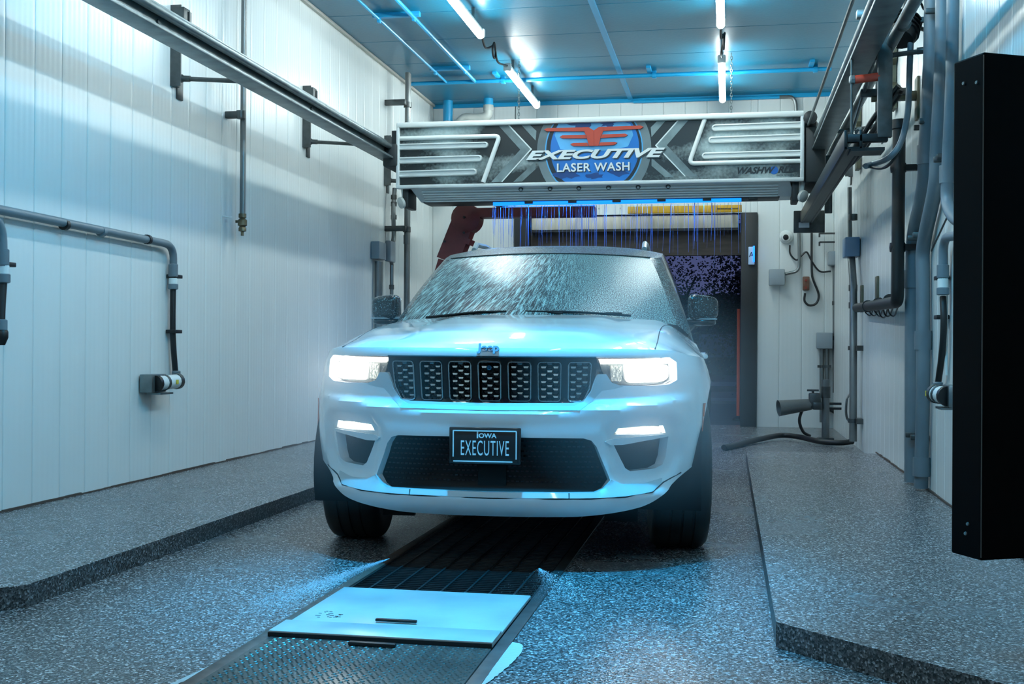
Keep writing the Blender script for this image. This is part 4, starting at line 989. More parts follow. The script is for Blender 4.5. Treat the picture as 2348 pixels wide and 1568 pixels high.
# plan curve (half): x out, y back
H_ = [(0, 0), (.2, .006), (.4, .03), (.55, .075), (.68, .14), (.77, .215), (.84, .31), (.90, .44), (.945, .60), (.97, .85), (.972, 1.3), (.962, 2.0), (.968, 3.0), (.98, 3.83), (.96, 4.35), (.90, 4.66), (.7, 4.85), (.35, 4.90), (0, 4.91)]
hp = spline([(x, y, 0) for x, y in H_], 14)
hp = [(p.x, p.y) for p in hp]; hs = [0]
for i in range(1, len(hp)): hs.append(hs[-1] + sqrt((hp[i][0] - hp[i - 1][0]) ** 2 + (hp[i][1] - hp[i - 1][1]) ** 2))
LH = hs[-1]
import bisect
def plan(u):
    a = min(abs(u), LH - 1e-6); i = max(1, min(bisect.bisect_right(hs, a), len(hs) - 1)); t = (a - hs[i - 1]) / (hs[i] - hs[i - 1])
    p, q = hp[i - 1], hp[i]; x = p[0] + (q[0] - p[0]) * t; y = p[1] + (q[1] - p[1]) * t
    a0 = hp[max(i - 3, 0)]; a1 = hp[min(i + 2, len(hp) - 1)]
    dx, dy = a1[0] - a0[0], a1[1] - a0[1]
    if i < 3: dx, dy = 1, .03
    L = sqrt(dx * dx + dy * dy); s_ = 1 if u >= 0 else -1
    return s_ * x, y, s_ * -dy / L, dx / L           # point and inward normal
def uofx(x):                                          # front: |x| -> u
    for i in range(1, len(hp)):
        if hp[i][0] >= abs(x): t = (abs(x) - hp[i - 1][0]) / max(1e-9, hp[i][0] - hp[i - 1][0]); return math.copysign(hs[i - 1] + (hs[i] - hs[i - 1]) * t, x)
    return math.copysign(1.3, x)
def uofy(y):
    for i in range(1, len(hp)):
        if hp[i][1] >= y: t = (y - hp[i - 1][1]) / max(1e-9, hp[i][1] - hp[i - 1][1]); return hs[i - 1] + (hs[i] - hs[i - 1]) * t
    return LH
def ip(T, z):
    if z <= T[0][0]: return T[0][1]
    for (a, b), (c_, d) in zip(T, T[1:]):
        if z <= c_: return b + (d - b) * (z - a) / (c_ - a)
    return T[-1][1]
PF = [(.2, .12), (.225, .09), (.245, .062), (.27, .034), (.30, .014), (.335, .006), (.352, .012), (.366, .034), (.40, .040), (.50, .034), (.575, .022), (.60, .016), (.65, .010), (.694, .0), (.702, .002), (.708, .010), (.722, .034), (.745, .046), (.80, .036), (.88, .026), (.94, .014), (.955, .008), (.972, .008), (.99, .018), (1.02, .03)]
PS = [(.25, .08), (.30, .05), (.40, .028), (.50, .014), (.60, .004), (.70, 0), (.80, .003), (.88, .012), (.94, .028), (1.0, .055), (1.06, .095)]
sm = lambda a, b, x: (lambda t: t * t * (3 - 2 * t))(max(0., min(1., (x - a) / (b - a))))
WF, WR_, WRAD = .87, 3.83, .386
POCK = [(.44, .612), (.50, .652), (.56, .668), (.80, .668), (.845, .64), (.86, .50), (.835, .425), (.79, .395), (.60, .382), (.555, .392), (.535, .42), (.475, .54)]
POCK_IN = [(.545, .610), (.575, .640), (.80, .644), (.828, .62), (.838, .50), (.815, .44), (.775, .418), (.615, .408), (.585, .425)]
def toU(P): return [(uofx(x), z) for x, z in P]
PK = {1: toU(POCK), -1: [(-u, z) for u, z in toU(POCK)][::-1]}
PKI = {1: toU(POCK_IN), -1: [(-u, z) for u, z in toU(POCK_IN)][::-1]}
def off(u, z):
    x, y, nx, ny = plan(u); a = abs(u)
    wf = 1 - sm(.62, 1.15, a); cs = .056 * min(1, (abs(x) / .83)) ** 2
    zz = z - cs * sm(.62, .70, z) * (1 - sm(.76, .86, z))
    low = 0.0
    o = ip(PF, zz) * wf + ip(PS, z) * (1 - wf)
    if a < 1.4:
        P = PKI[1 if u > 0 else -1]
        if .3 < a and .36 < z < .7:
            d = pdist(u, z, P)
            if inpoly(u, z, P): o += .030
            else: o += .030 * (1 - sm(0, .055, d)) if d < .055 else 0
    for yc in (WF, WR_):
        r = sqrt((y - yc) ** 2 + (z - WRAD) ** 2)
        if r < .7 and a > .9: o -= .014 * exp(-((r - .45) / .05) ** 2)
    return o
def S(u, z, e_=0.):
    x, y, nx, ny = plan(u); o = off(u, z) + e_
    return Vector((x + nx * o, y + ny * o, z))
def ztop(u):
    x, y, *_ = plan(u); a = abs(x)
    return ip([(0, .985), (.14, .984), (.30, .975), (.45, .955), (.9, .935), (1.3, .962), (1.65, 1.02), (1.9, 1.045), (3.5, 1.05), (5, 1.05)], y)
def zbot(u):
    x, y, *_ = plan(u)
    return ip([(0, .238), (.03, .243), (.075, .258), (.14, .285), (.215, .33), (.31, .385), (.42, .44)], y)
UA = uofy(.445)
def region(name, outer, holes, extra, m, h, hb, e_=0., rim=None, parent=None, label=None):
    V, T, loops = cdt(outer, holes, extra, h, hb)
    a = MB().add([S(v.x, v.y, e_) for v in V], T)
    for q, dp in zip(loops[1:1 + len(holes)], rim or []):
        n_ = len(q); a.add([S(u, z, e_) for u, z in q] + [S(u, z, e_ + dp) for u, z in q], [(i, (i + 1) % n_, n_ + (i + 1) % n_, n_ + i) for i in range(n_)])
    return cob(name, a, m, parent, smooth=38, label=label)
def solid(name, P, e0, e1, m, parent=None, h=.03, hb=.015, label=None, smooth=38):
    """slab following the body surface between offsets e0 (front) and e1"""
    V, T, loops = cdt(P, (), (), h, hb); n_ = len(loops[0])
    a = MB().add([S(v.x, v.y, e0) for v in V], T); q = loops[0]
    a.add([S(u, z, e0) for u, z in q] + [S(u, z, e1) for u, z in q], [(i, (i + 1) % n_, n_ + (i + 1) % n_, n_ + i) for i in range(n_)])
    return cob(name, a, m, parent, smooth=smooth, label=label)
def mir(P): return [(-u, z) for u, z in P][::-1]
GR = [(0, .944), (.47, .945), (.80, .946), (.832, .925), (.832, .845), (.80, .826), (.72, .820), (.565, .823), (.525, .850), (.505, .872), (.478, .868), (.466, .84), (.455, .80), (.422, .752), (.38, .733), (0, .728)]
GRu = [(uofx(x) if x else 0, z) for x, z in GR]
grille_hole = GRu + [(-u, z) for u, z in GRu[1:-1]][::-1]
LG = [(0, .594), (.42, .592), (.455, .582), (.478, .555), (.545, .405), (.515, .368), (.475, .354), (0, .350)]
LGu = [(uofx(x) if x else 0, z) for x, z in LG]; low_hole = LGu + [(-u, z) for u, z in LGu[1:-1]][::-1]
DK = [(.560, .566), (.66, .584), (.814, .592), (.812, .50), (.80, .462), (.765, .447), (.645, .440), (.622, .455)]
FG = [(.560, .606), (.578, .634), (.70, .642), (.785, .640), (.800, .606), (.70, .604)]
DKu, FGu = toU(DK), toU(FG)
us = [UA * (k / 60) for k in range(-60, 61)]
outer = [(u, zbot(u)) for u in us] + [(u, ztop(u)) for u in us[::-1]]
holes = [grille_hole, low_hole, DKu, mir(DKu), FGu, mir(FGu)]
region('front_bumper', outer, holes, [], paint, .022, .014, 0, [.055, .05, .05, .05, .03, .03])
# sides with wheel openings
def archpts(yc, r, a0, a1, n=18): return [(yc + r * cos(a0 + (a1 - a0) * k / n), WRAD + r * sin(a0 + (a1 - a0) * k / n)) for k in range(n + 1)]
for s_ in (1, -1):
    pts = [(UA, ztop(UA)), (UA, zbot(UA) + .0)]
    fa = [(y, z) for y, z in archpts(WF, .435, pi * .98, -pi * .06)]; ra = [(y, z) for y, z in archpts(WR_, .435, pi * 1.06, -pi * .04)]
    lo = [(uofy(y), z) for y, z in fa if y > .455] + [(uofy(y), z) for y, z in ra] + [(uofy(4.6), .36), (LH, .36)]
    hi = [(UA + (LH - UA) * (1 - k / 60), 0) for k in range(61)]; hi = [(u, ztop(u)) for u, _ in hi][:-1]
    P = pts + lo + hi
    if s_ < 0: P = mir(P)
    region('body_side', P, [], [], paint, .06, .035)
    for yc in (WF, WR_):
        cob('wheel_liner', MB().grid(lambda i, j: (s_ * (.60 + .33 * i), yc + .445 * cos(-.35 + 3.84 * j), WRAD + .445 * sin(-.35 + 3.84 * j)), 2, 24), mblack, None)
    # seam between fascia and fender, door seams
    for yy, z0, z1 in ((2.0, .36, 1.03), (2.95, .36, 1.03)):
        u = uofy(yy) * s_; cob('panel_gap', MB().tube([S(u, z0 + (z1 - z0) * k / 12, -.0005) for k in range(13)], .004, 5), gap)
    for yy in (2.75, 3.65):
        u = uofy(yy) * s_; cob('door_handle', MB().tube([S(u - .09 * s_, .93, -.0), S(u - .07 * s_, .93, -.04), S(u + .07 * s_, .935, -.04), S(u + .09 * s_, .935, -.0)], .016, 8), paint)
    u0 = uofy(.50) * s_
    cob('side_marker', MB().prism([S(u0, .60, -.004), S(u0 + .03 * s_, .60, -.002), S(u0 + .05 * s_, .73, -.002), S(u0 + .03 * s_, .73, -.002)], (s_ * .003, 0, 0)), mat('amber', L3('#d0561c'), .3), label='orange side marker')
# upper grille
blk = [(u, z) for u, z in grille_hole]
solid('grille_panel', blk, .050, .07, gblack, h=.05, hb=.03)
GX = [(.055, .940), (.463, .941), (.463, .93)]
gsur = [(0, .943), (.44, .944), (.478, .944), (.478, .874), (.466, .84), (.455, .80), (.422, .752), (.38, .733), (0, .728)]
gsu = [(uofx(x) if x else 0, z) for x, z in gsur]; gsu = gsu + [(-u, z) for u, z in gsu[1:-1]][::-1]
slotP = []
for k in range(-3, 4):
    c_ = .1345 * k; hw = .051; z0, z1 = .752, .924
    if abs(k) == 3:
        sg = 1 if k > 0 else -1; P = [(c_ - sg * hw, z1), (c_ + sg * hw, z1), (c_ + sg * (hw - .004), .815), (c_ + sg * .02, z0), (c_ - sg * hw, z0)]
    else: P = [(c_ - hw, z1), (c_ + hw, z1), (c_ + hw - .002, z0), (c_ - hw + .002, z0)]
    slotP.append([(uofx(x) if abs(x) > 1e-6 else 0, z) for x, z in rnd(P, .016, 4)])
region('grille_surround', gsu, slotP, [], gblack, .03, .014, .014, [.02] * 7)
barmesh = {}
for k in range(-3, 4):
    c_ = .1345 * k; P = slotP[k + 3]
    fr = cob('grille_slot', MB().loop([S(u, z, .008) for u, z in P], .0035, 6), chrome, smooth=60, label='chrome framed grille slot' if k else 'chrome framed middle slot with camera')
    for col in (-1, 0, 1):
        for r in range(5):
            z = .905 - r * .0325 - (.004 if col else -.011)
            x = c_ + col * .0275
            u = uofx(x) if abs(x) > 1e-6 else 0
            if abs(k) == 3 and not inpoly(u + (.012 if k > 0 else -.012) * 1.2, z - .006, P): continue
            if k == 0 and col == 0 and r in (0, 1): continue
            if 'b' not in barmesh:
                barmesh['b'] = MB().add([(-.0115, 0, .004), (.0115, 0, .004), (.0085, -.002, -.004), (-.0085, -.002, -.004), (-.0115, .014, .004), (.0115, .014, .004), (.0085, .014, -.004), (-.0085, .014, -.004)], [(0, 1, 2, 3), (4, 7, 6, 5), (0, 4, 5, 1), (3, 2, 6, 7), (0, 3, 7, 4), (1, 5, 6, 2)]).mesh('grille_bar'); barmesh['b'].materials.append(barmt)
            o = cob('grille_bar', barmesh['b'], None, fr); o.location = S(u, z, .026); px_, py_, nx, ny = plan(u); o.rotation_euler = (0, 0, atan2(-nx, ny))
    # dark honeycomb behind the bars
    hx = MB()
    for r in range(6):
        for col in (-1, 0, 1):
            z = .922 - r * .0325 - (.004 if col else .0185); x = c_ + col * .0275; u = uofx(x) if abs(x) > 1e-6 else 0
            if not inpoly(u, z, P): continue
            c3 = S(u, z, .034); hx.loop([(c3.x + .0145 * cos(q), c3.y, c3.z + .0125 * sin(q)) for q in [2 * pi * j / 6 for j in range(6)]], .0022, 4)
    cob('honeycomb', hx, mblack, fr, kind='stuff')
    if k == 0: cob('front_camera', MB().lathe([(.011, 0), (.011, .02), (.007, .024), (.003, .02)], S(0, .898, .03), (0, -1, 0), 14), mat('lens_blue', L3('#1b4a66'), .15), fr)
# silver strip along the grille foot
gs = [(x, z) for x, z in ((0, .7275), (.38, .7325), (.424, .752), (.458, .80), (.47, .845), (.482, .872), (.52, .872), (.545, .835), (.60, .818), (.55, .806), (.505, .80), (.46, .752), (.40, .716), (0, .711))]
gsu2 = [(uofx(x) if x else 0, z) for x, z in gs]; gsu2 = gsu2 + [(-u, z) for u, z in gsu2[1:-1]][::-1]
solid('grille_trim', gsu2, -.003, .02, paint2, h=.03, hb=.012)
ft = [(x, z) for x, z in ((0, .7405), (.375, .7455), (.408, .757), (.424, .752), (.38, .733), (0, .7285))]
ftu = [(uofx(x) if x else 0, z) for x, z in ft]; ftu = ftu + [(-u, z) for u, z in ftu[1:-1]][::-1]
solid('grille_foot', ftu, .006, .03, paint2, h=.03, hb=.012, label='silver foot strip of the grille')
# headlights
lensg = bpy.data.materials.new('lamp_glass'); lensg.use_nodes = True; n = lensg.node_tree.nodes; l = lensg.node_tree.links; n.remove(n['Principled BSDF'])
tr = n.new('ShaderNodeBsdfTransparent'); gl = n.new('ShaderNodeBsdfGlossy'); gl.inputs['Roughness'].default_value = .08; mx = n.new('ShaderNodeMixShader'); fr_n = n.new('ShaderNodeFresnel')
l.new(fr_n.outputs[0], mx.inputs[0]); l.new(tr.outputs[0], mx.inputs[1]); l.new(gl.outputs[0], mx.inputs[2]); l.new(mx.outputs[0], n['Material Output'].inputs[0])
lampw = mat('lamp_glow', (1, 1, 1), .3, emit=(1, .99, .95), es=7); lampd = mat('lamp_strip_glow', (1, 1, 1), .3, emit=(1, .98, .92), es=10)
lint = mat('lamp_interior', L3('#5d625f'), .3, metal=.6, bump=(50, .5, .01))
HL = [(.490, .940), (.826, .943), (.828, .85), (.79, .829), (.72, .824), (.568, .827), (.530, .853), (.508, .895)]
for s_ in (1, -1):
    mk = (lambda P: toU(P)) if s_ > 0 else (lambda P: mir(toU(P)))
    hl = solid('headlight', mk(HL), .040, .055, lint, h=.03, hb=.015, label='lit headlight')
    solid('lamp_glass', mk(HL), .003, .012, lensg, hl, h=.03, hb=.015)
    solid('light_strip', mk([(.492, .938), (.822, .941), (.822, .921), (.50, .917)]), .012, .03, lampd, hl, h=.02, hb=.012)
    solid('lamp_reflector', mk(rnd([(.605, .912), (.815, .914), (.815, .852), (.78, .836), (.625, .834)], .02)), .026, .04, lampw, hl, h=.02, hb=.012)
    solid('lamp_rib', mk([(.545, .91), (.598, .91), (.60, .84), (.555, .842)]), .030, .04, mat('lamp_rib', L3('#b8bdb2'), .2, metal=.5, bump=(80, .6, .01), emit=(1, .97, .85), es=.12), hl, h=.02, hb=.012)
    fgl = solid('fog_lamp', mk(FG), .024, .03, lint, h=.02, hb=.012, label='lit fog lamp')
    solid('lamp_glow', mk([(.58, .610), (.592, .629), (.70, .637), (.775, .635), (.786, .610), (.70, .609)]), .010, .024, lampd, fgl, h=.02, hb=.012)
    solid('lamp_glass', mk(FG), .002, .006, lensg, fgl, h=.02, hb=.012)
    solid('fog_trim', mk(rnd([(.512, .578), (.56, .588), (.70, .598), (.806, .602), (.812, .592), (.70, .576), (.60, .560), (.545, .560)], .008)), -.014, .03, paint, None, h=.02, hb=.01)
    solid('air_duct', mk(DK), .045, .06, mat('duct_black', L3('#1c211e'), .6, bump=(120, .4, .004)), h=.03, hb=.02)
    for px_, z_, pw in ((.715, .875, HEAD_W), (.69, .625, HEAD_W * .15)):
        ld = bpy.data.lights.new('head_beam', 'SPOT'); ld.energy = pw; ld.spot_size = math.radians(75); ld.spot_blend = .7; ld.color = (1, .98, .93); ld.shadow_soft_size = .05
        o = bpy.data.objects.new('head_beam', ld); C.objects.link(o); o.parent = car; p = S(uofx(px_) * s_, z_, -.03); o.location = p; o.rotation_euler = (math.radians(90 - 3), 0, pi); 
# lower grille
solid('lower_grille', low_hole, .045, .06, mblack, h=.05, hb=.03)
a = MB()
for j in range(10):
    for i in range(-24, 25):
        x = i * .0225 + (.0112 if j % 2 else 0); z = .372 + j * .0225; u = uofx(x) if abs(x) > 1e-6 else 0
        if not inpoly(u, z, low_hole) or pdist(u, z, low_hole) < .012: continue
        q = S(u, z, .040); a.box(q, (.013, .006, .007)); 
cob('grille_mesh', a, gblack, kind='stuff')
cob('radar_panel', MB().box(S(.01, .42, .036), (.13, .008, .10), bev=.006), mat('radar_black', L3('#070807'), .6, spec=.2))
st = [(x, z) for x, z in ((0, .3525), (.475, .356), (.515, .370), (.548, .408), (.60, .386), (.70, .385), (.79, .402), (.775, .375), (.72, .352), (.60, .338), (.45, .333), (0, .330))]
stu = [(uofx(x) if x else 0, z) for x, z in st]; stu = stu + [(-u, z) for u, z in stu[1:-1]][::-1]
solid('bumper_strip', stu, -.005, .02, paint2, h=.03, hb=.012, label='silver bumper strip')
for s_ in (1, -1):
    cob('panel_gap', MB().tube([S(uofx(.357) * s_, .329, -.006), S(uofx(.357) * s_, .354, -.006)], .0025, 5), gap)
    cob('panel_gap', MB().tube([S(uofx(x) * s_, z, -.001) for x, z in ((.0, .326), (.3, .328), (.45, .329), (.6, .334), (.72, .348), (.79, .385), (.86, .42))], .003, 5), gap)
# number plate
pl = cob('number_plate', MB().box((-.008, -.022, .5585), (.318, .012, .160), bev=.005), mat('plate_frame', L3('#0f1517'), .3, coat=.4), label='black number plate with white letters')
pw = mat('plate_white', L3('#cfdcdc'), .45)
cob('plate_sheet', MB().box((-.008, -.029, .556), (.296, .004, .142), bev=.003), mat('plate_black', L3('#0d1113'), .4), pl)
bd = MB(); Y_ = -.0325
for c3, d in (((-.008, Y_, .6235), (.278, .003, .005)), ((-.147, Y_, .567), (.005, .003, .115)), ((.131, Y_, .563), (.005, .003, .122)), ((-.016, Y_, .4905), (.262, .003, .005))): bd.box(c3, d)
cob('plate_border', bd, pw, pl)
def ctext(name, body, m, loc, size, parent, rot=(pi / 2, 0, 0), **k):
    o = text(name, body, m, loc, size, None, rot, **k); o.parent = parent; return o
ctext('plate_lettering', 'EXECUTIVE', pw, (-.008, -.031, .545), .094, pl, sx=.415, ext=.001, off=-.0002, space=1.12)
ctext('plate_lettering', 'I', pw, (-.040, -.031, .604), .040, pl, sx=1.1, ext=.001, off=.001)
ctext('plate_lettering', 'OWA', pw, (.004, -.031, .602), .028, pl, sx=1.1, ext=.001, off=.0008)
# hood
uh = uofy(1.66); ub = [uh * k / 70 for k in range(-70, 71)]
edge = [S(u, ztop(u)) for u in ub]
def cowly(x): return 1.36 + .26 * (x / .80) ** 2
HC = [(0, .988), (.05, 1.004), (.15, 1.024), (.35, 1.052), (.7, 1.094), (1.0, 1.124), (1.4, 1.158), (1.8, 1.17)]
def hoodz(x, y):
    b = min(edge, key=lambda p: (p.x - x) ** 2 + (p.y - y) ** 2); d = sqrt((b.x - x) ** 2 + (b.y - y) ** 2)
    w_ = .05 + .20 * sm(.55, .85, abs(b.x)); t = min(1, d / w_)
    zc = ip(HC, y) + .012 * (1 - sm(.38, .50, abs(x))) * sm(.05, .4, y) - .03 * (x / .9) ** 2
    return b.z + (zc - b.z) * (sin(pi / 2 * t))
back = [(x, cowly(x) - .012) for x in [.83 - 1.66 * k / 40 for k in range(41)]]
HP = [(p.x, p.y) for p in edge] + [q for q in back if q[1] < 1.66]
V, T, loops = cdt(HP, (), (), .035, .03)
cob('hood', MB().add([(v.x, v.y, hoodz(v.x, v.y)) for v in V], T), paint, smooth=60)
for s_ in (1, -1):
    pts = spline([(x * s_, y, 0) for x, y in ((.72, .20), (.725, .45), (.728, .75), (.738, 1.05), (.765, 1.35), (.80, 1.55))], 6)
    cob('panel_gap', MB().tube([(p.x, p.y, hoodz(p.x, p.y) - .0015) for p in pts], .003, 5), gap)
cob('hood_lip_shadow', MB().tube([S(u, .9465, .001) for u in [uofx(.47) * k / 20 for k in range(-20, 21)]], .004, 5), gap)
ctext('badge', 'Jeep', mat('badge_chrome', L3('#5c93a8'), .3, metal=.3), (.0, .0105, .985), .046, car, rot=(pi / 2 - .25, 0, 0), sx=1.18, ext=.004, off=.0022)
# glasshouse
def cowl(s): return Vector((.80 * s, 1.36 + .26 * s * s, 1.163 - .045 * s * s))
def header(s): return Vector((.63 * s, 2.12 + .12 * s * s, 1.562 - .020 * s * s))
def wsp(s, v):
    p = cowl(s).lerp(header(s), v); b = .035 * 4 * v * (1 - v); return p + Vector((0, -b * .6, b * .7))
wet = bpy.data.materials.new('wet_windshield'); wet.use_nodes = True; n = wet.node_tree.nodes; l = wet.node_tree.links; b = n['Principled BSDF']
uvn = n.new('ShaderNodeUVMap'); 
mp1 = n.new('ShaderNodeMapping'); mp1.inputs['Scale'].default_value = (230, 9, 1); l.new(uvn.outputs[0], mp1.inputs[0])
ns1 = n.new('ShaderNodeTexNoise'); ns1.inputs['Scale'].default_value = 1; ns1.inputs['Detail'].default_value = 3; ns1.inputs['Distortion'].default_value = 1.0; l.new(mp1.outputs[0], ns1.inputs['Vector'])
mp2 = n.new('ShaderNodeMapping'); mp2.inputs['Scale'].default_value = (270, 150, 1); l.new(uvn.outputs[0], mp2.inputs[0])
ns2 = n.new('ShaderNodeTexNoise'); ns2.inputs['Scale'].default_value = 1; ns2.inputs['Detail'].default_value = 2; l.new(mp2.outputs[0], ns2.inputs['Vector'])
sepu = n.new('ShaderNodeSeparateXYZ'); l.new(uvn.outputs[0], sepu.inputs[0])
side = n.new('ShaderNodeMapRange'); side.interpolation_type = 'SMOOTHSTEP'; side.inputs[1].default_value = .38; side.inputs[2].default_value = .80; l.new(sepu.outputs['X'], side.inputs[0])
mxv = n.new('ShaderNodeMix'); l.new(side.outputs[0], mxv.inputs[0]); l.new(ns1.outputs[0], mxv.inputs[2]); l.new(ns2.outputs[0], mxv.inputs[3])
rmp = n.new('ShaderNodeMapRange'); rmp.inputs[1].default_value = .46; rmp.inputs[2].default_value = .62; l.new(mxv.outputs[0], rmp.inputs[0])
cm = n.new('ShaderNodeMix'); cm.data_type = 'RGBA'; cm.inputs[6].default_value = (*L3('#16252a'), 1); cm.inputs[7].default_value = (*L3('#a2c6c3'), 1); l.new(rmp.outputs[0], cm.inputs[0]); l.new(cm.outputs[2], b.inputs['Base Color'])
b.inputs['Roughness'].default_value = .34; b.inputs['Coat Weight'].default_value = .3; b.inputs['Coat Roughness'].default_value = .06
bpn = n.new('ShaderNodeBump'); bpn.inputs['Strength'].default_value = .35; bpn.inputs['Distance'].default_value = .004; l.new(mxv.outputs[0], bpn.inputs['Height']); l.new(bpn.outputs[0], b.inputs['Normal']); l.new(bpn.outputs[0], b.inputs['Coat Normal'])
nu, nv = 40, 20
g = MB().grid(lambda i, j: wsp(2 * i - 1, j), nu, nv); me_ = g.mesh('windshield', 60, fix=False)
uvl = me_.uv_layers.new(name='UVMap')
for lp in me_.loops:
    vi = lp.vertex_index; i = (vi % (nu + 1)) / nu; j = (vi // (nu + 1)) / nv
    kx = .15 * (1 - sm(.15, .70, i)) + .02; uvl.data[lp.index].uv = (i + kx * (1 - j) * (1 if i < .9 else 1), j)
cob('windshield', me_, wet, label='windshield streaked with soapy water')
# droplet covered black
wb_ = bpy.data.materials.new('droplet_black'); wb_.use_nodes = True; n = wb_.node_tree.nodes; l = wb_.node_tree.links; b = n['Principled BSDF']
tcn = n.new('ShaderNodeTexCoord'); nz = n.new('ShaderNodeTexNoise'); nz.inputs['Scale'].default_value = 150; nz.inputs['Detail'].default_value = 2; l.new(tcn.outputs['Object'], nz.inputs['Vector'])
rmp = n.new('ShaderNodeMapRange'); rmp.inputs[1].default_value = .60; rmp.inputs[2].default_value = .70; l.new(nz.outputs[0], rmp.inputs[0])
cm = n.new('ShaderNodeMix'); cm.data_type = 'RGBA'; cm.inputs[6].default_value = (*L3('#050708'), 1); cm.inputs[7].default_value = (*L3('#93aaab'), 1); l.new(rmp.outputs[0], cm.inputs[0]); l.new(cm.outputs[2], b.inputs['Base Color'])
b.inputs['Roughness'].default_value = .18; b.inputs['Coat Weight'].default_value = .7
bpn = n.new('ShaderNodeBump'); bpn.inputs['Strength'].default_value = .5; bpn.inputs['Distance'].default_value = .005; l.new(nz.outputs[0], bpn.inputs['Height']); l.new(bpn.outputs[0], b.inputs['Normal'])
wr_ = wb_.copy(); wr_.name = 'droplet_roof'
for q in wr_.node_tree.nodes:
    if q.type == 'MAP_RANGE': q.inputs[1].default_value = .50; q.inputs[2].default_value = .64
    if q.type == 'TEX_NOISE': q.inputs['Scale'].default_value = 110
    if q.type == 'BSDF_PRINCIPLED': q.inputs['Roughness'].default_value = .3; q.inputs['Coat Weight'].default_value = .2
RY = [2.30, 2.36, 2.6, 3.1, 3.8, 4.3, 4.55]
RWt = [(2.24, .63), (2.36, .695), (2.6, .70), (3.1, .70), (3.8, .68), (4.55, .62)]; RE = [(2.24, 1.542), (2.36, 1.552), (2.6, 1.598), (3.1, 1.625), (3.8, 1.605), (4.55, 1.54)]
RC = [(2.12, 1.562), (2.3, 1.592), (2.6, 1.652), (3.1, 1.678), (3.8, 1.665), (4.55, 1.60)]
def roofpt(i, j):
    s = 2 * i - 1; y0 = header(s).y; y = y0 + (4.55 - y0) * j; w_ = ip(RWt, max(2.24, y)) if j > 0 else .63; e1 = ip(RE, max(2.24, y)); zc = ip(RC, y)
    w_ = .63 + (ip(RWt, max(y, 2.36)) - .63) * min(1, j / .06)
    return Vector((s * w_, y, zc - (zc - e1) * abs(s) ** 3)) if j > 0 else header(s)
cob('roof', MB().grid(roofpt, 30, 34), wr_, smooth=60, label='black roof covered in droplets')
cob('roof_seam', MB().tube([header(-1 + k / 15) + Vector((0, .0, .003)) for k in range(31)], .004, 5), gap)
def sidept(s_, a, b_):
    yb_ = 1.66 + (4.62 - 1.66) * a; u = uofy(yb_) * s_; bot = S(u, ztop(u)); yt = 2.34 + (4.50 - 2.34) * a; top = Vector((s_ * ip(RWt, yt), yt, ip(RE, yt)))
    p = bot.lerp(top, b_); p.x += s_ * .03 * 4 * b_ * (1 - b_) * .6; return p
glass = mat('side_glass', L3('#0a1214'), .06, coat=.6)
for s_ in (1, -1):
    cob('cabin_side', MB().grid(lambda i, j: sidept(s_, i, j), 30, 8), wb_ if s_ > 0 else wb_, smooth=50)
    for a0, a1, t0 in ((.14, .40, .20), (.43, .70, .03), (.73, .92, .03)):
        cob('side_window', MB().grid(lambda i, j: sidept(s_, a0 + (a1 - a0) * i + (.0), .14 + .70 * j) + Vector((s_ * .006, 0, 0)), 8, 5), glass)
    cob('windshield_pillar', MB().grid(lambda i, j: wsp(s_, j).lerp(sidept(s_, 0, j), i) + Vector((s_ * .012 * 4 * i * (1 - i), -.012 * 4 * i * (1 - i), 0)), 5, 14), wr_, smooth=60)
    cob('roof_rail', MB().tube([(s_ * .575, 2.75, 1.64), (s_ * .575, 2.85, 1.685), (s_ * .575, 3.2, 1.70), (s_ * .57, 4.1, 1.685), (s_ * .565, 4.25, 1.63)], .018, 8), mat('rail_grey', L3('#b9c2c3'), .3, metal=.4))
    # mirror
    def se(i, j, c_, r, e_=.45):
        th = -pi / 2 + pi * j; ph = 2 * pi * i; f = lambda v, p: math.copysign(abs(v) ** p, v)
        return Vector((c_[0] + r[0] * f(cos(th), e_) * f(cos(ph), e_), c_[1] + r[1] * f(cos(th), e_) * f(sin(ph), e_), c_[2] + r[2] * f(sin(th), e_)))
    def head_(i, j):
        p = se(i, j, (s_ * .951, 1.86, 1.222), (.088, .075, .072)); k = (abs(p.x) - .951) / .088
        p.z += -.010 * k * (1 if p.z > 1.2 else -.5); p.y += .03 * k; return p
    mr = cob('mirror', MB().grid(head_, 28, 16), wb_, smooth=70, label='black wing mirror with droplets')
    cob('mirror_base', MB().grid(lambda i, j: se(i, j, (s_ * .940, 1.865, 1.138), (.086, .07, .022), .6), 24, 10), gblack, mr, smooth=70)
    cob('mirror_line', MB().box((s_ * .945, 1.862, 1.155), (.172, .14, .006), bev=.002), paint2, mr)
    cob('mirror_arm', MB().tube([(s_ * .90, 1.86, 1.14), (s_ * .85, 1.84, 1.10), (s_ * .83, 1.83, 1.06)], [.03, .032, .035], 10), gblack, mr)
    cob('mirror_glass', MB().box((s_ * .951, 1.937, 1.222), (.15, .006, .12), bev=.003), chrome, mr)
# rear
ur = uofy(4.6)
def hatch(i, j):
    s = 2 * i - 1; u = (LH - (LH - ur) * abs(s)) * (1 if s >= 0 else -1); bt_ = S(u, ztop(u)); tp_ = roofpt(i, 1.0); p = bt_.lerp(tp_, j); p.y += .05 * 4 * j * (1 - j); return p
cob('tailgate', MB().grid(hatch, 24, 8), paint, smooth=60); cob('rear_window', MB().grid(lambda i, j: hatch(.14 + .72 * i, .2 + .65 * j) + Vector((0, .006, 0)), 12, 5), glass)
cob('underbody', MB().box((0, 2.55, .36), (1.3, 4.2, .2)).box((0, .55, .30), (1.2, .7, .06)).box((-.55, .62, .20), (.16, .03, .10)).box((.55, .62, .20), (.16, .03, .10)), mblack)
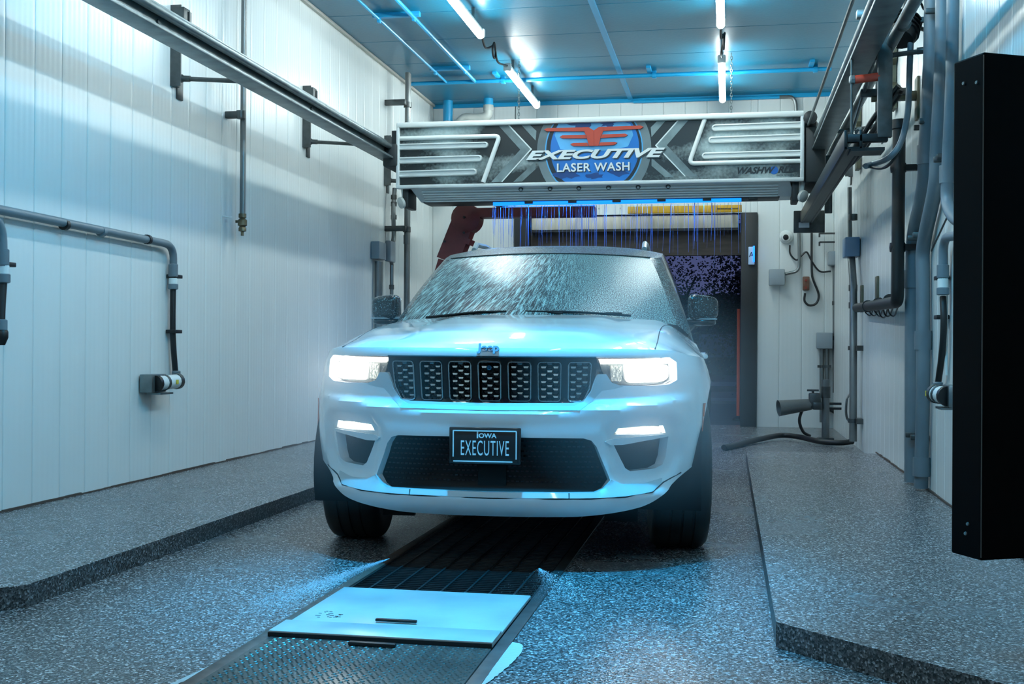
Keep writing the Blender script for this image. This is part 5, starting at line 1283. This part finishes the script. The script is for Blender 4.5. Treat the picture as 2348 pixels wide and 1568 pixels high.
# wipers
cob('wiper', MB().tube(spline([(.18, 1.37, 1.175), (.05, 1.40, 1.184), (-.02, 1.395, 1.184), (.25, 1.40, 1.182), (.55, 1.47, 1.165)], 5), .007, 6).tube([(.0, 1.41, 1.190), (.50, 1.49, 1.178)], .006, 6), mblack)
cob('wiper', MB().tube([(-.62, 1.50, 1.152), (-.30, 1.415, 1.182), (-.14, 1.40, 1.184)], .008, 6), mblack)
# wheels
tyrem = mat('tyre_rubber', L3('#1a1d1d'), .55, bump=(40, .3, .004)); rimm = mat('rim_metal', L3('#787f82'), .3, metal=.9)
TP = [(.255, -.115), (.29, -.132), (.335, -.138), (.365, -.132), (.380, -.118), (.386, -.10), (.386, -.062), (.379, -.06), (.379, -.05), (.386, -.048), (.387, -.006), (.379, -.004), (.379, .004), (.387, .006), (.386, .048), (.379, .05), (.379, .06), (.386, .062), (.386, .10), (.380, .118), (.365, .132), (.335, .138), (.29, .132), (.255, .115)]
for yc in (WF, WR_):
    for s_ in (1, -1):
        c_ = Vector((s_ * .815, yc, WRAD)); ax = Vector((s_, .10 * (1 if yc == WF else 0) * 1.0, 0)) if yc == WF else Vector((s_, 0, 0))
        ax = Vector((s_, .09 * s_, 0)) if yc == WF else Vector((s_, 0, 0)); ax.normalize()
        wh = cob('wheel', MB().lathe(TP, c_, ax, 56), tyrem, smooth=35, label='dark wet tyre')
        cob('rim', MB().lathe([(.25, -.11), (.258, .10), (.262, .115), (.245, .112), (.235, .06), (.235, -.10)], c_, ax, 40), rimm, wh)
        sp = MB(); bx = ax.cross(Vector((0, 0, 1))).normalized()
        for k in range(7):
            an = 2 * pi * k / 7; d = bx * cos(an) + Vector((0, 0, 1)) * sin(an); sp.bar(c_ + ax * .09 + d * .04, c_ + ax * .10 + d * .245, .035, .03, up=ax)
        sp.lathe([(.06, .06), (.06, .10), (.045, .105)], c_, ax, 20); cob('spokes', sp, rimm, wh)
        cob('brake_disc', MB().lathe([(.06, .0), (.17, .0), (.17, .02), (.06, .02)], c_, ax, 30), dsteel, wh)
# ------------------------------------------------------------------ fine spray hanging in the air around the lamps of the car
hz = bpy.data.materials.new('mist'); hz.use_nodes = True; n = hz.node_tree.nodes; l = hz.node_tree.links; n.remove(n['Principled BSDF'])
vs = n.new('ShaderNodeVolumeScatter'); vs.inputs['Density'].default_value = .10; vs.inputs['Anisotropy'].default_value = .2
tcn = n.new('ShaderNodeTexCoord'); nz = n.new('ShaderNodeVectorMath'); nz.operation = 'LENGTH'; l.new(tcn.outputs['Object'], nz.inputs[0])
mr = n.new('ShaderNodeMapRange'); mr.inputs[1].default_value = .15; mr.inputs[2].default_value = 1.0; mr.inputs[3].default_value = MIST; mr.inputs[4].default_value = 0
l.new(nz.outputs['Value'], mr.inputs[0]); l.new(mr.outputs[0], vs.inputs['Density']); l.new(vs.outputs[0], n['Material Output'].inputs['Volume'])
for sx_, lb in ((-.72, 'haze of fine spray glowing before the left-hand headlight'), (.72, 'haze of fine spray glowing before the right-hand headlight')):
    bm = bmesh.new(); bmesh.ops.create_icosphere(bm, subdivisions=3, radius=1.0); me = bpy.data.meshes.new('spray_mist'); bm.to_mesh(me); bm.free()
    me.materials.append(hz); o = bpy.data.objects.new('spray_mist', me); C.objects.link(o); o.location = (CX_ + sx_, CY_ - .05, .78); o.scale = (.62, .5, .55); tag(o, lb, 'mist', kind='stuff')
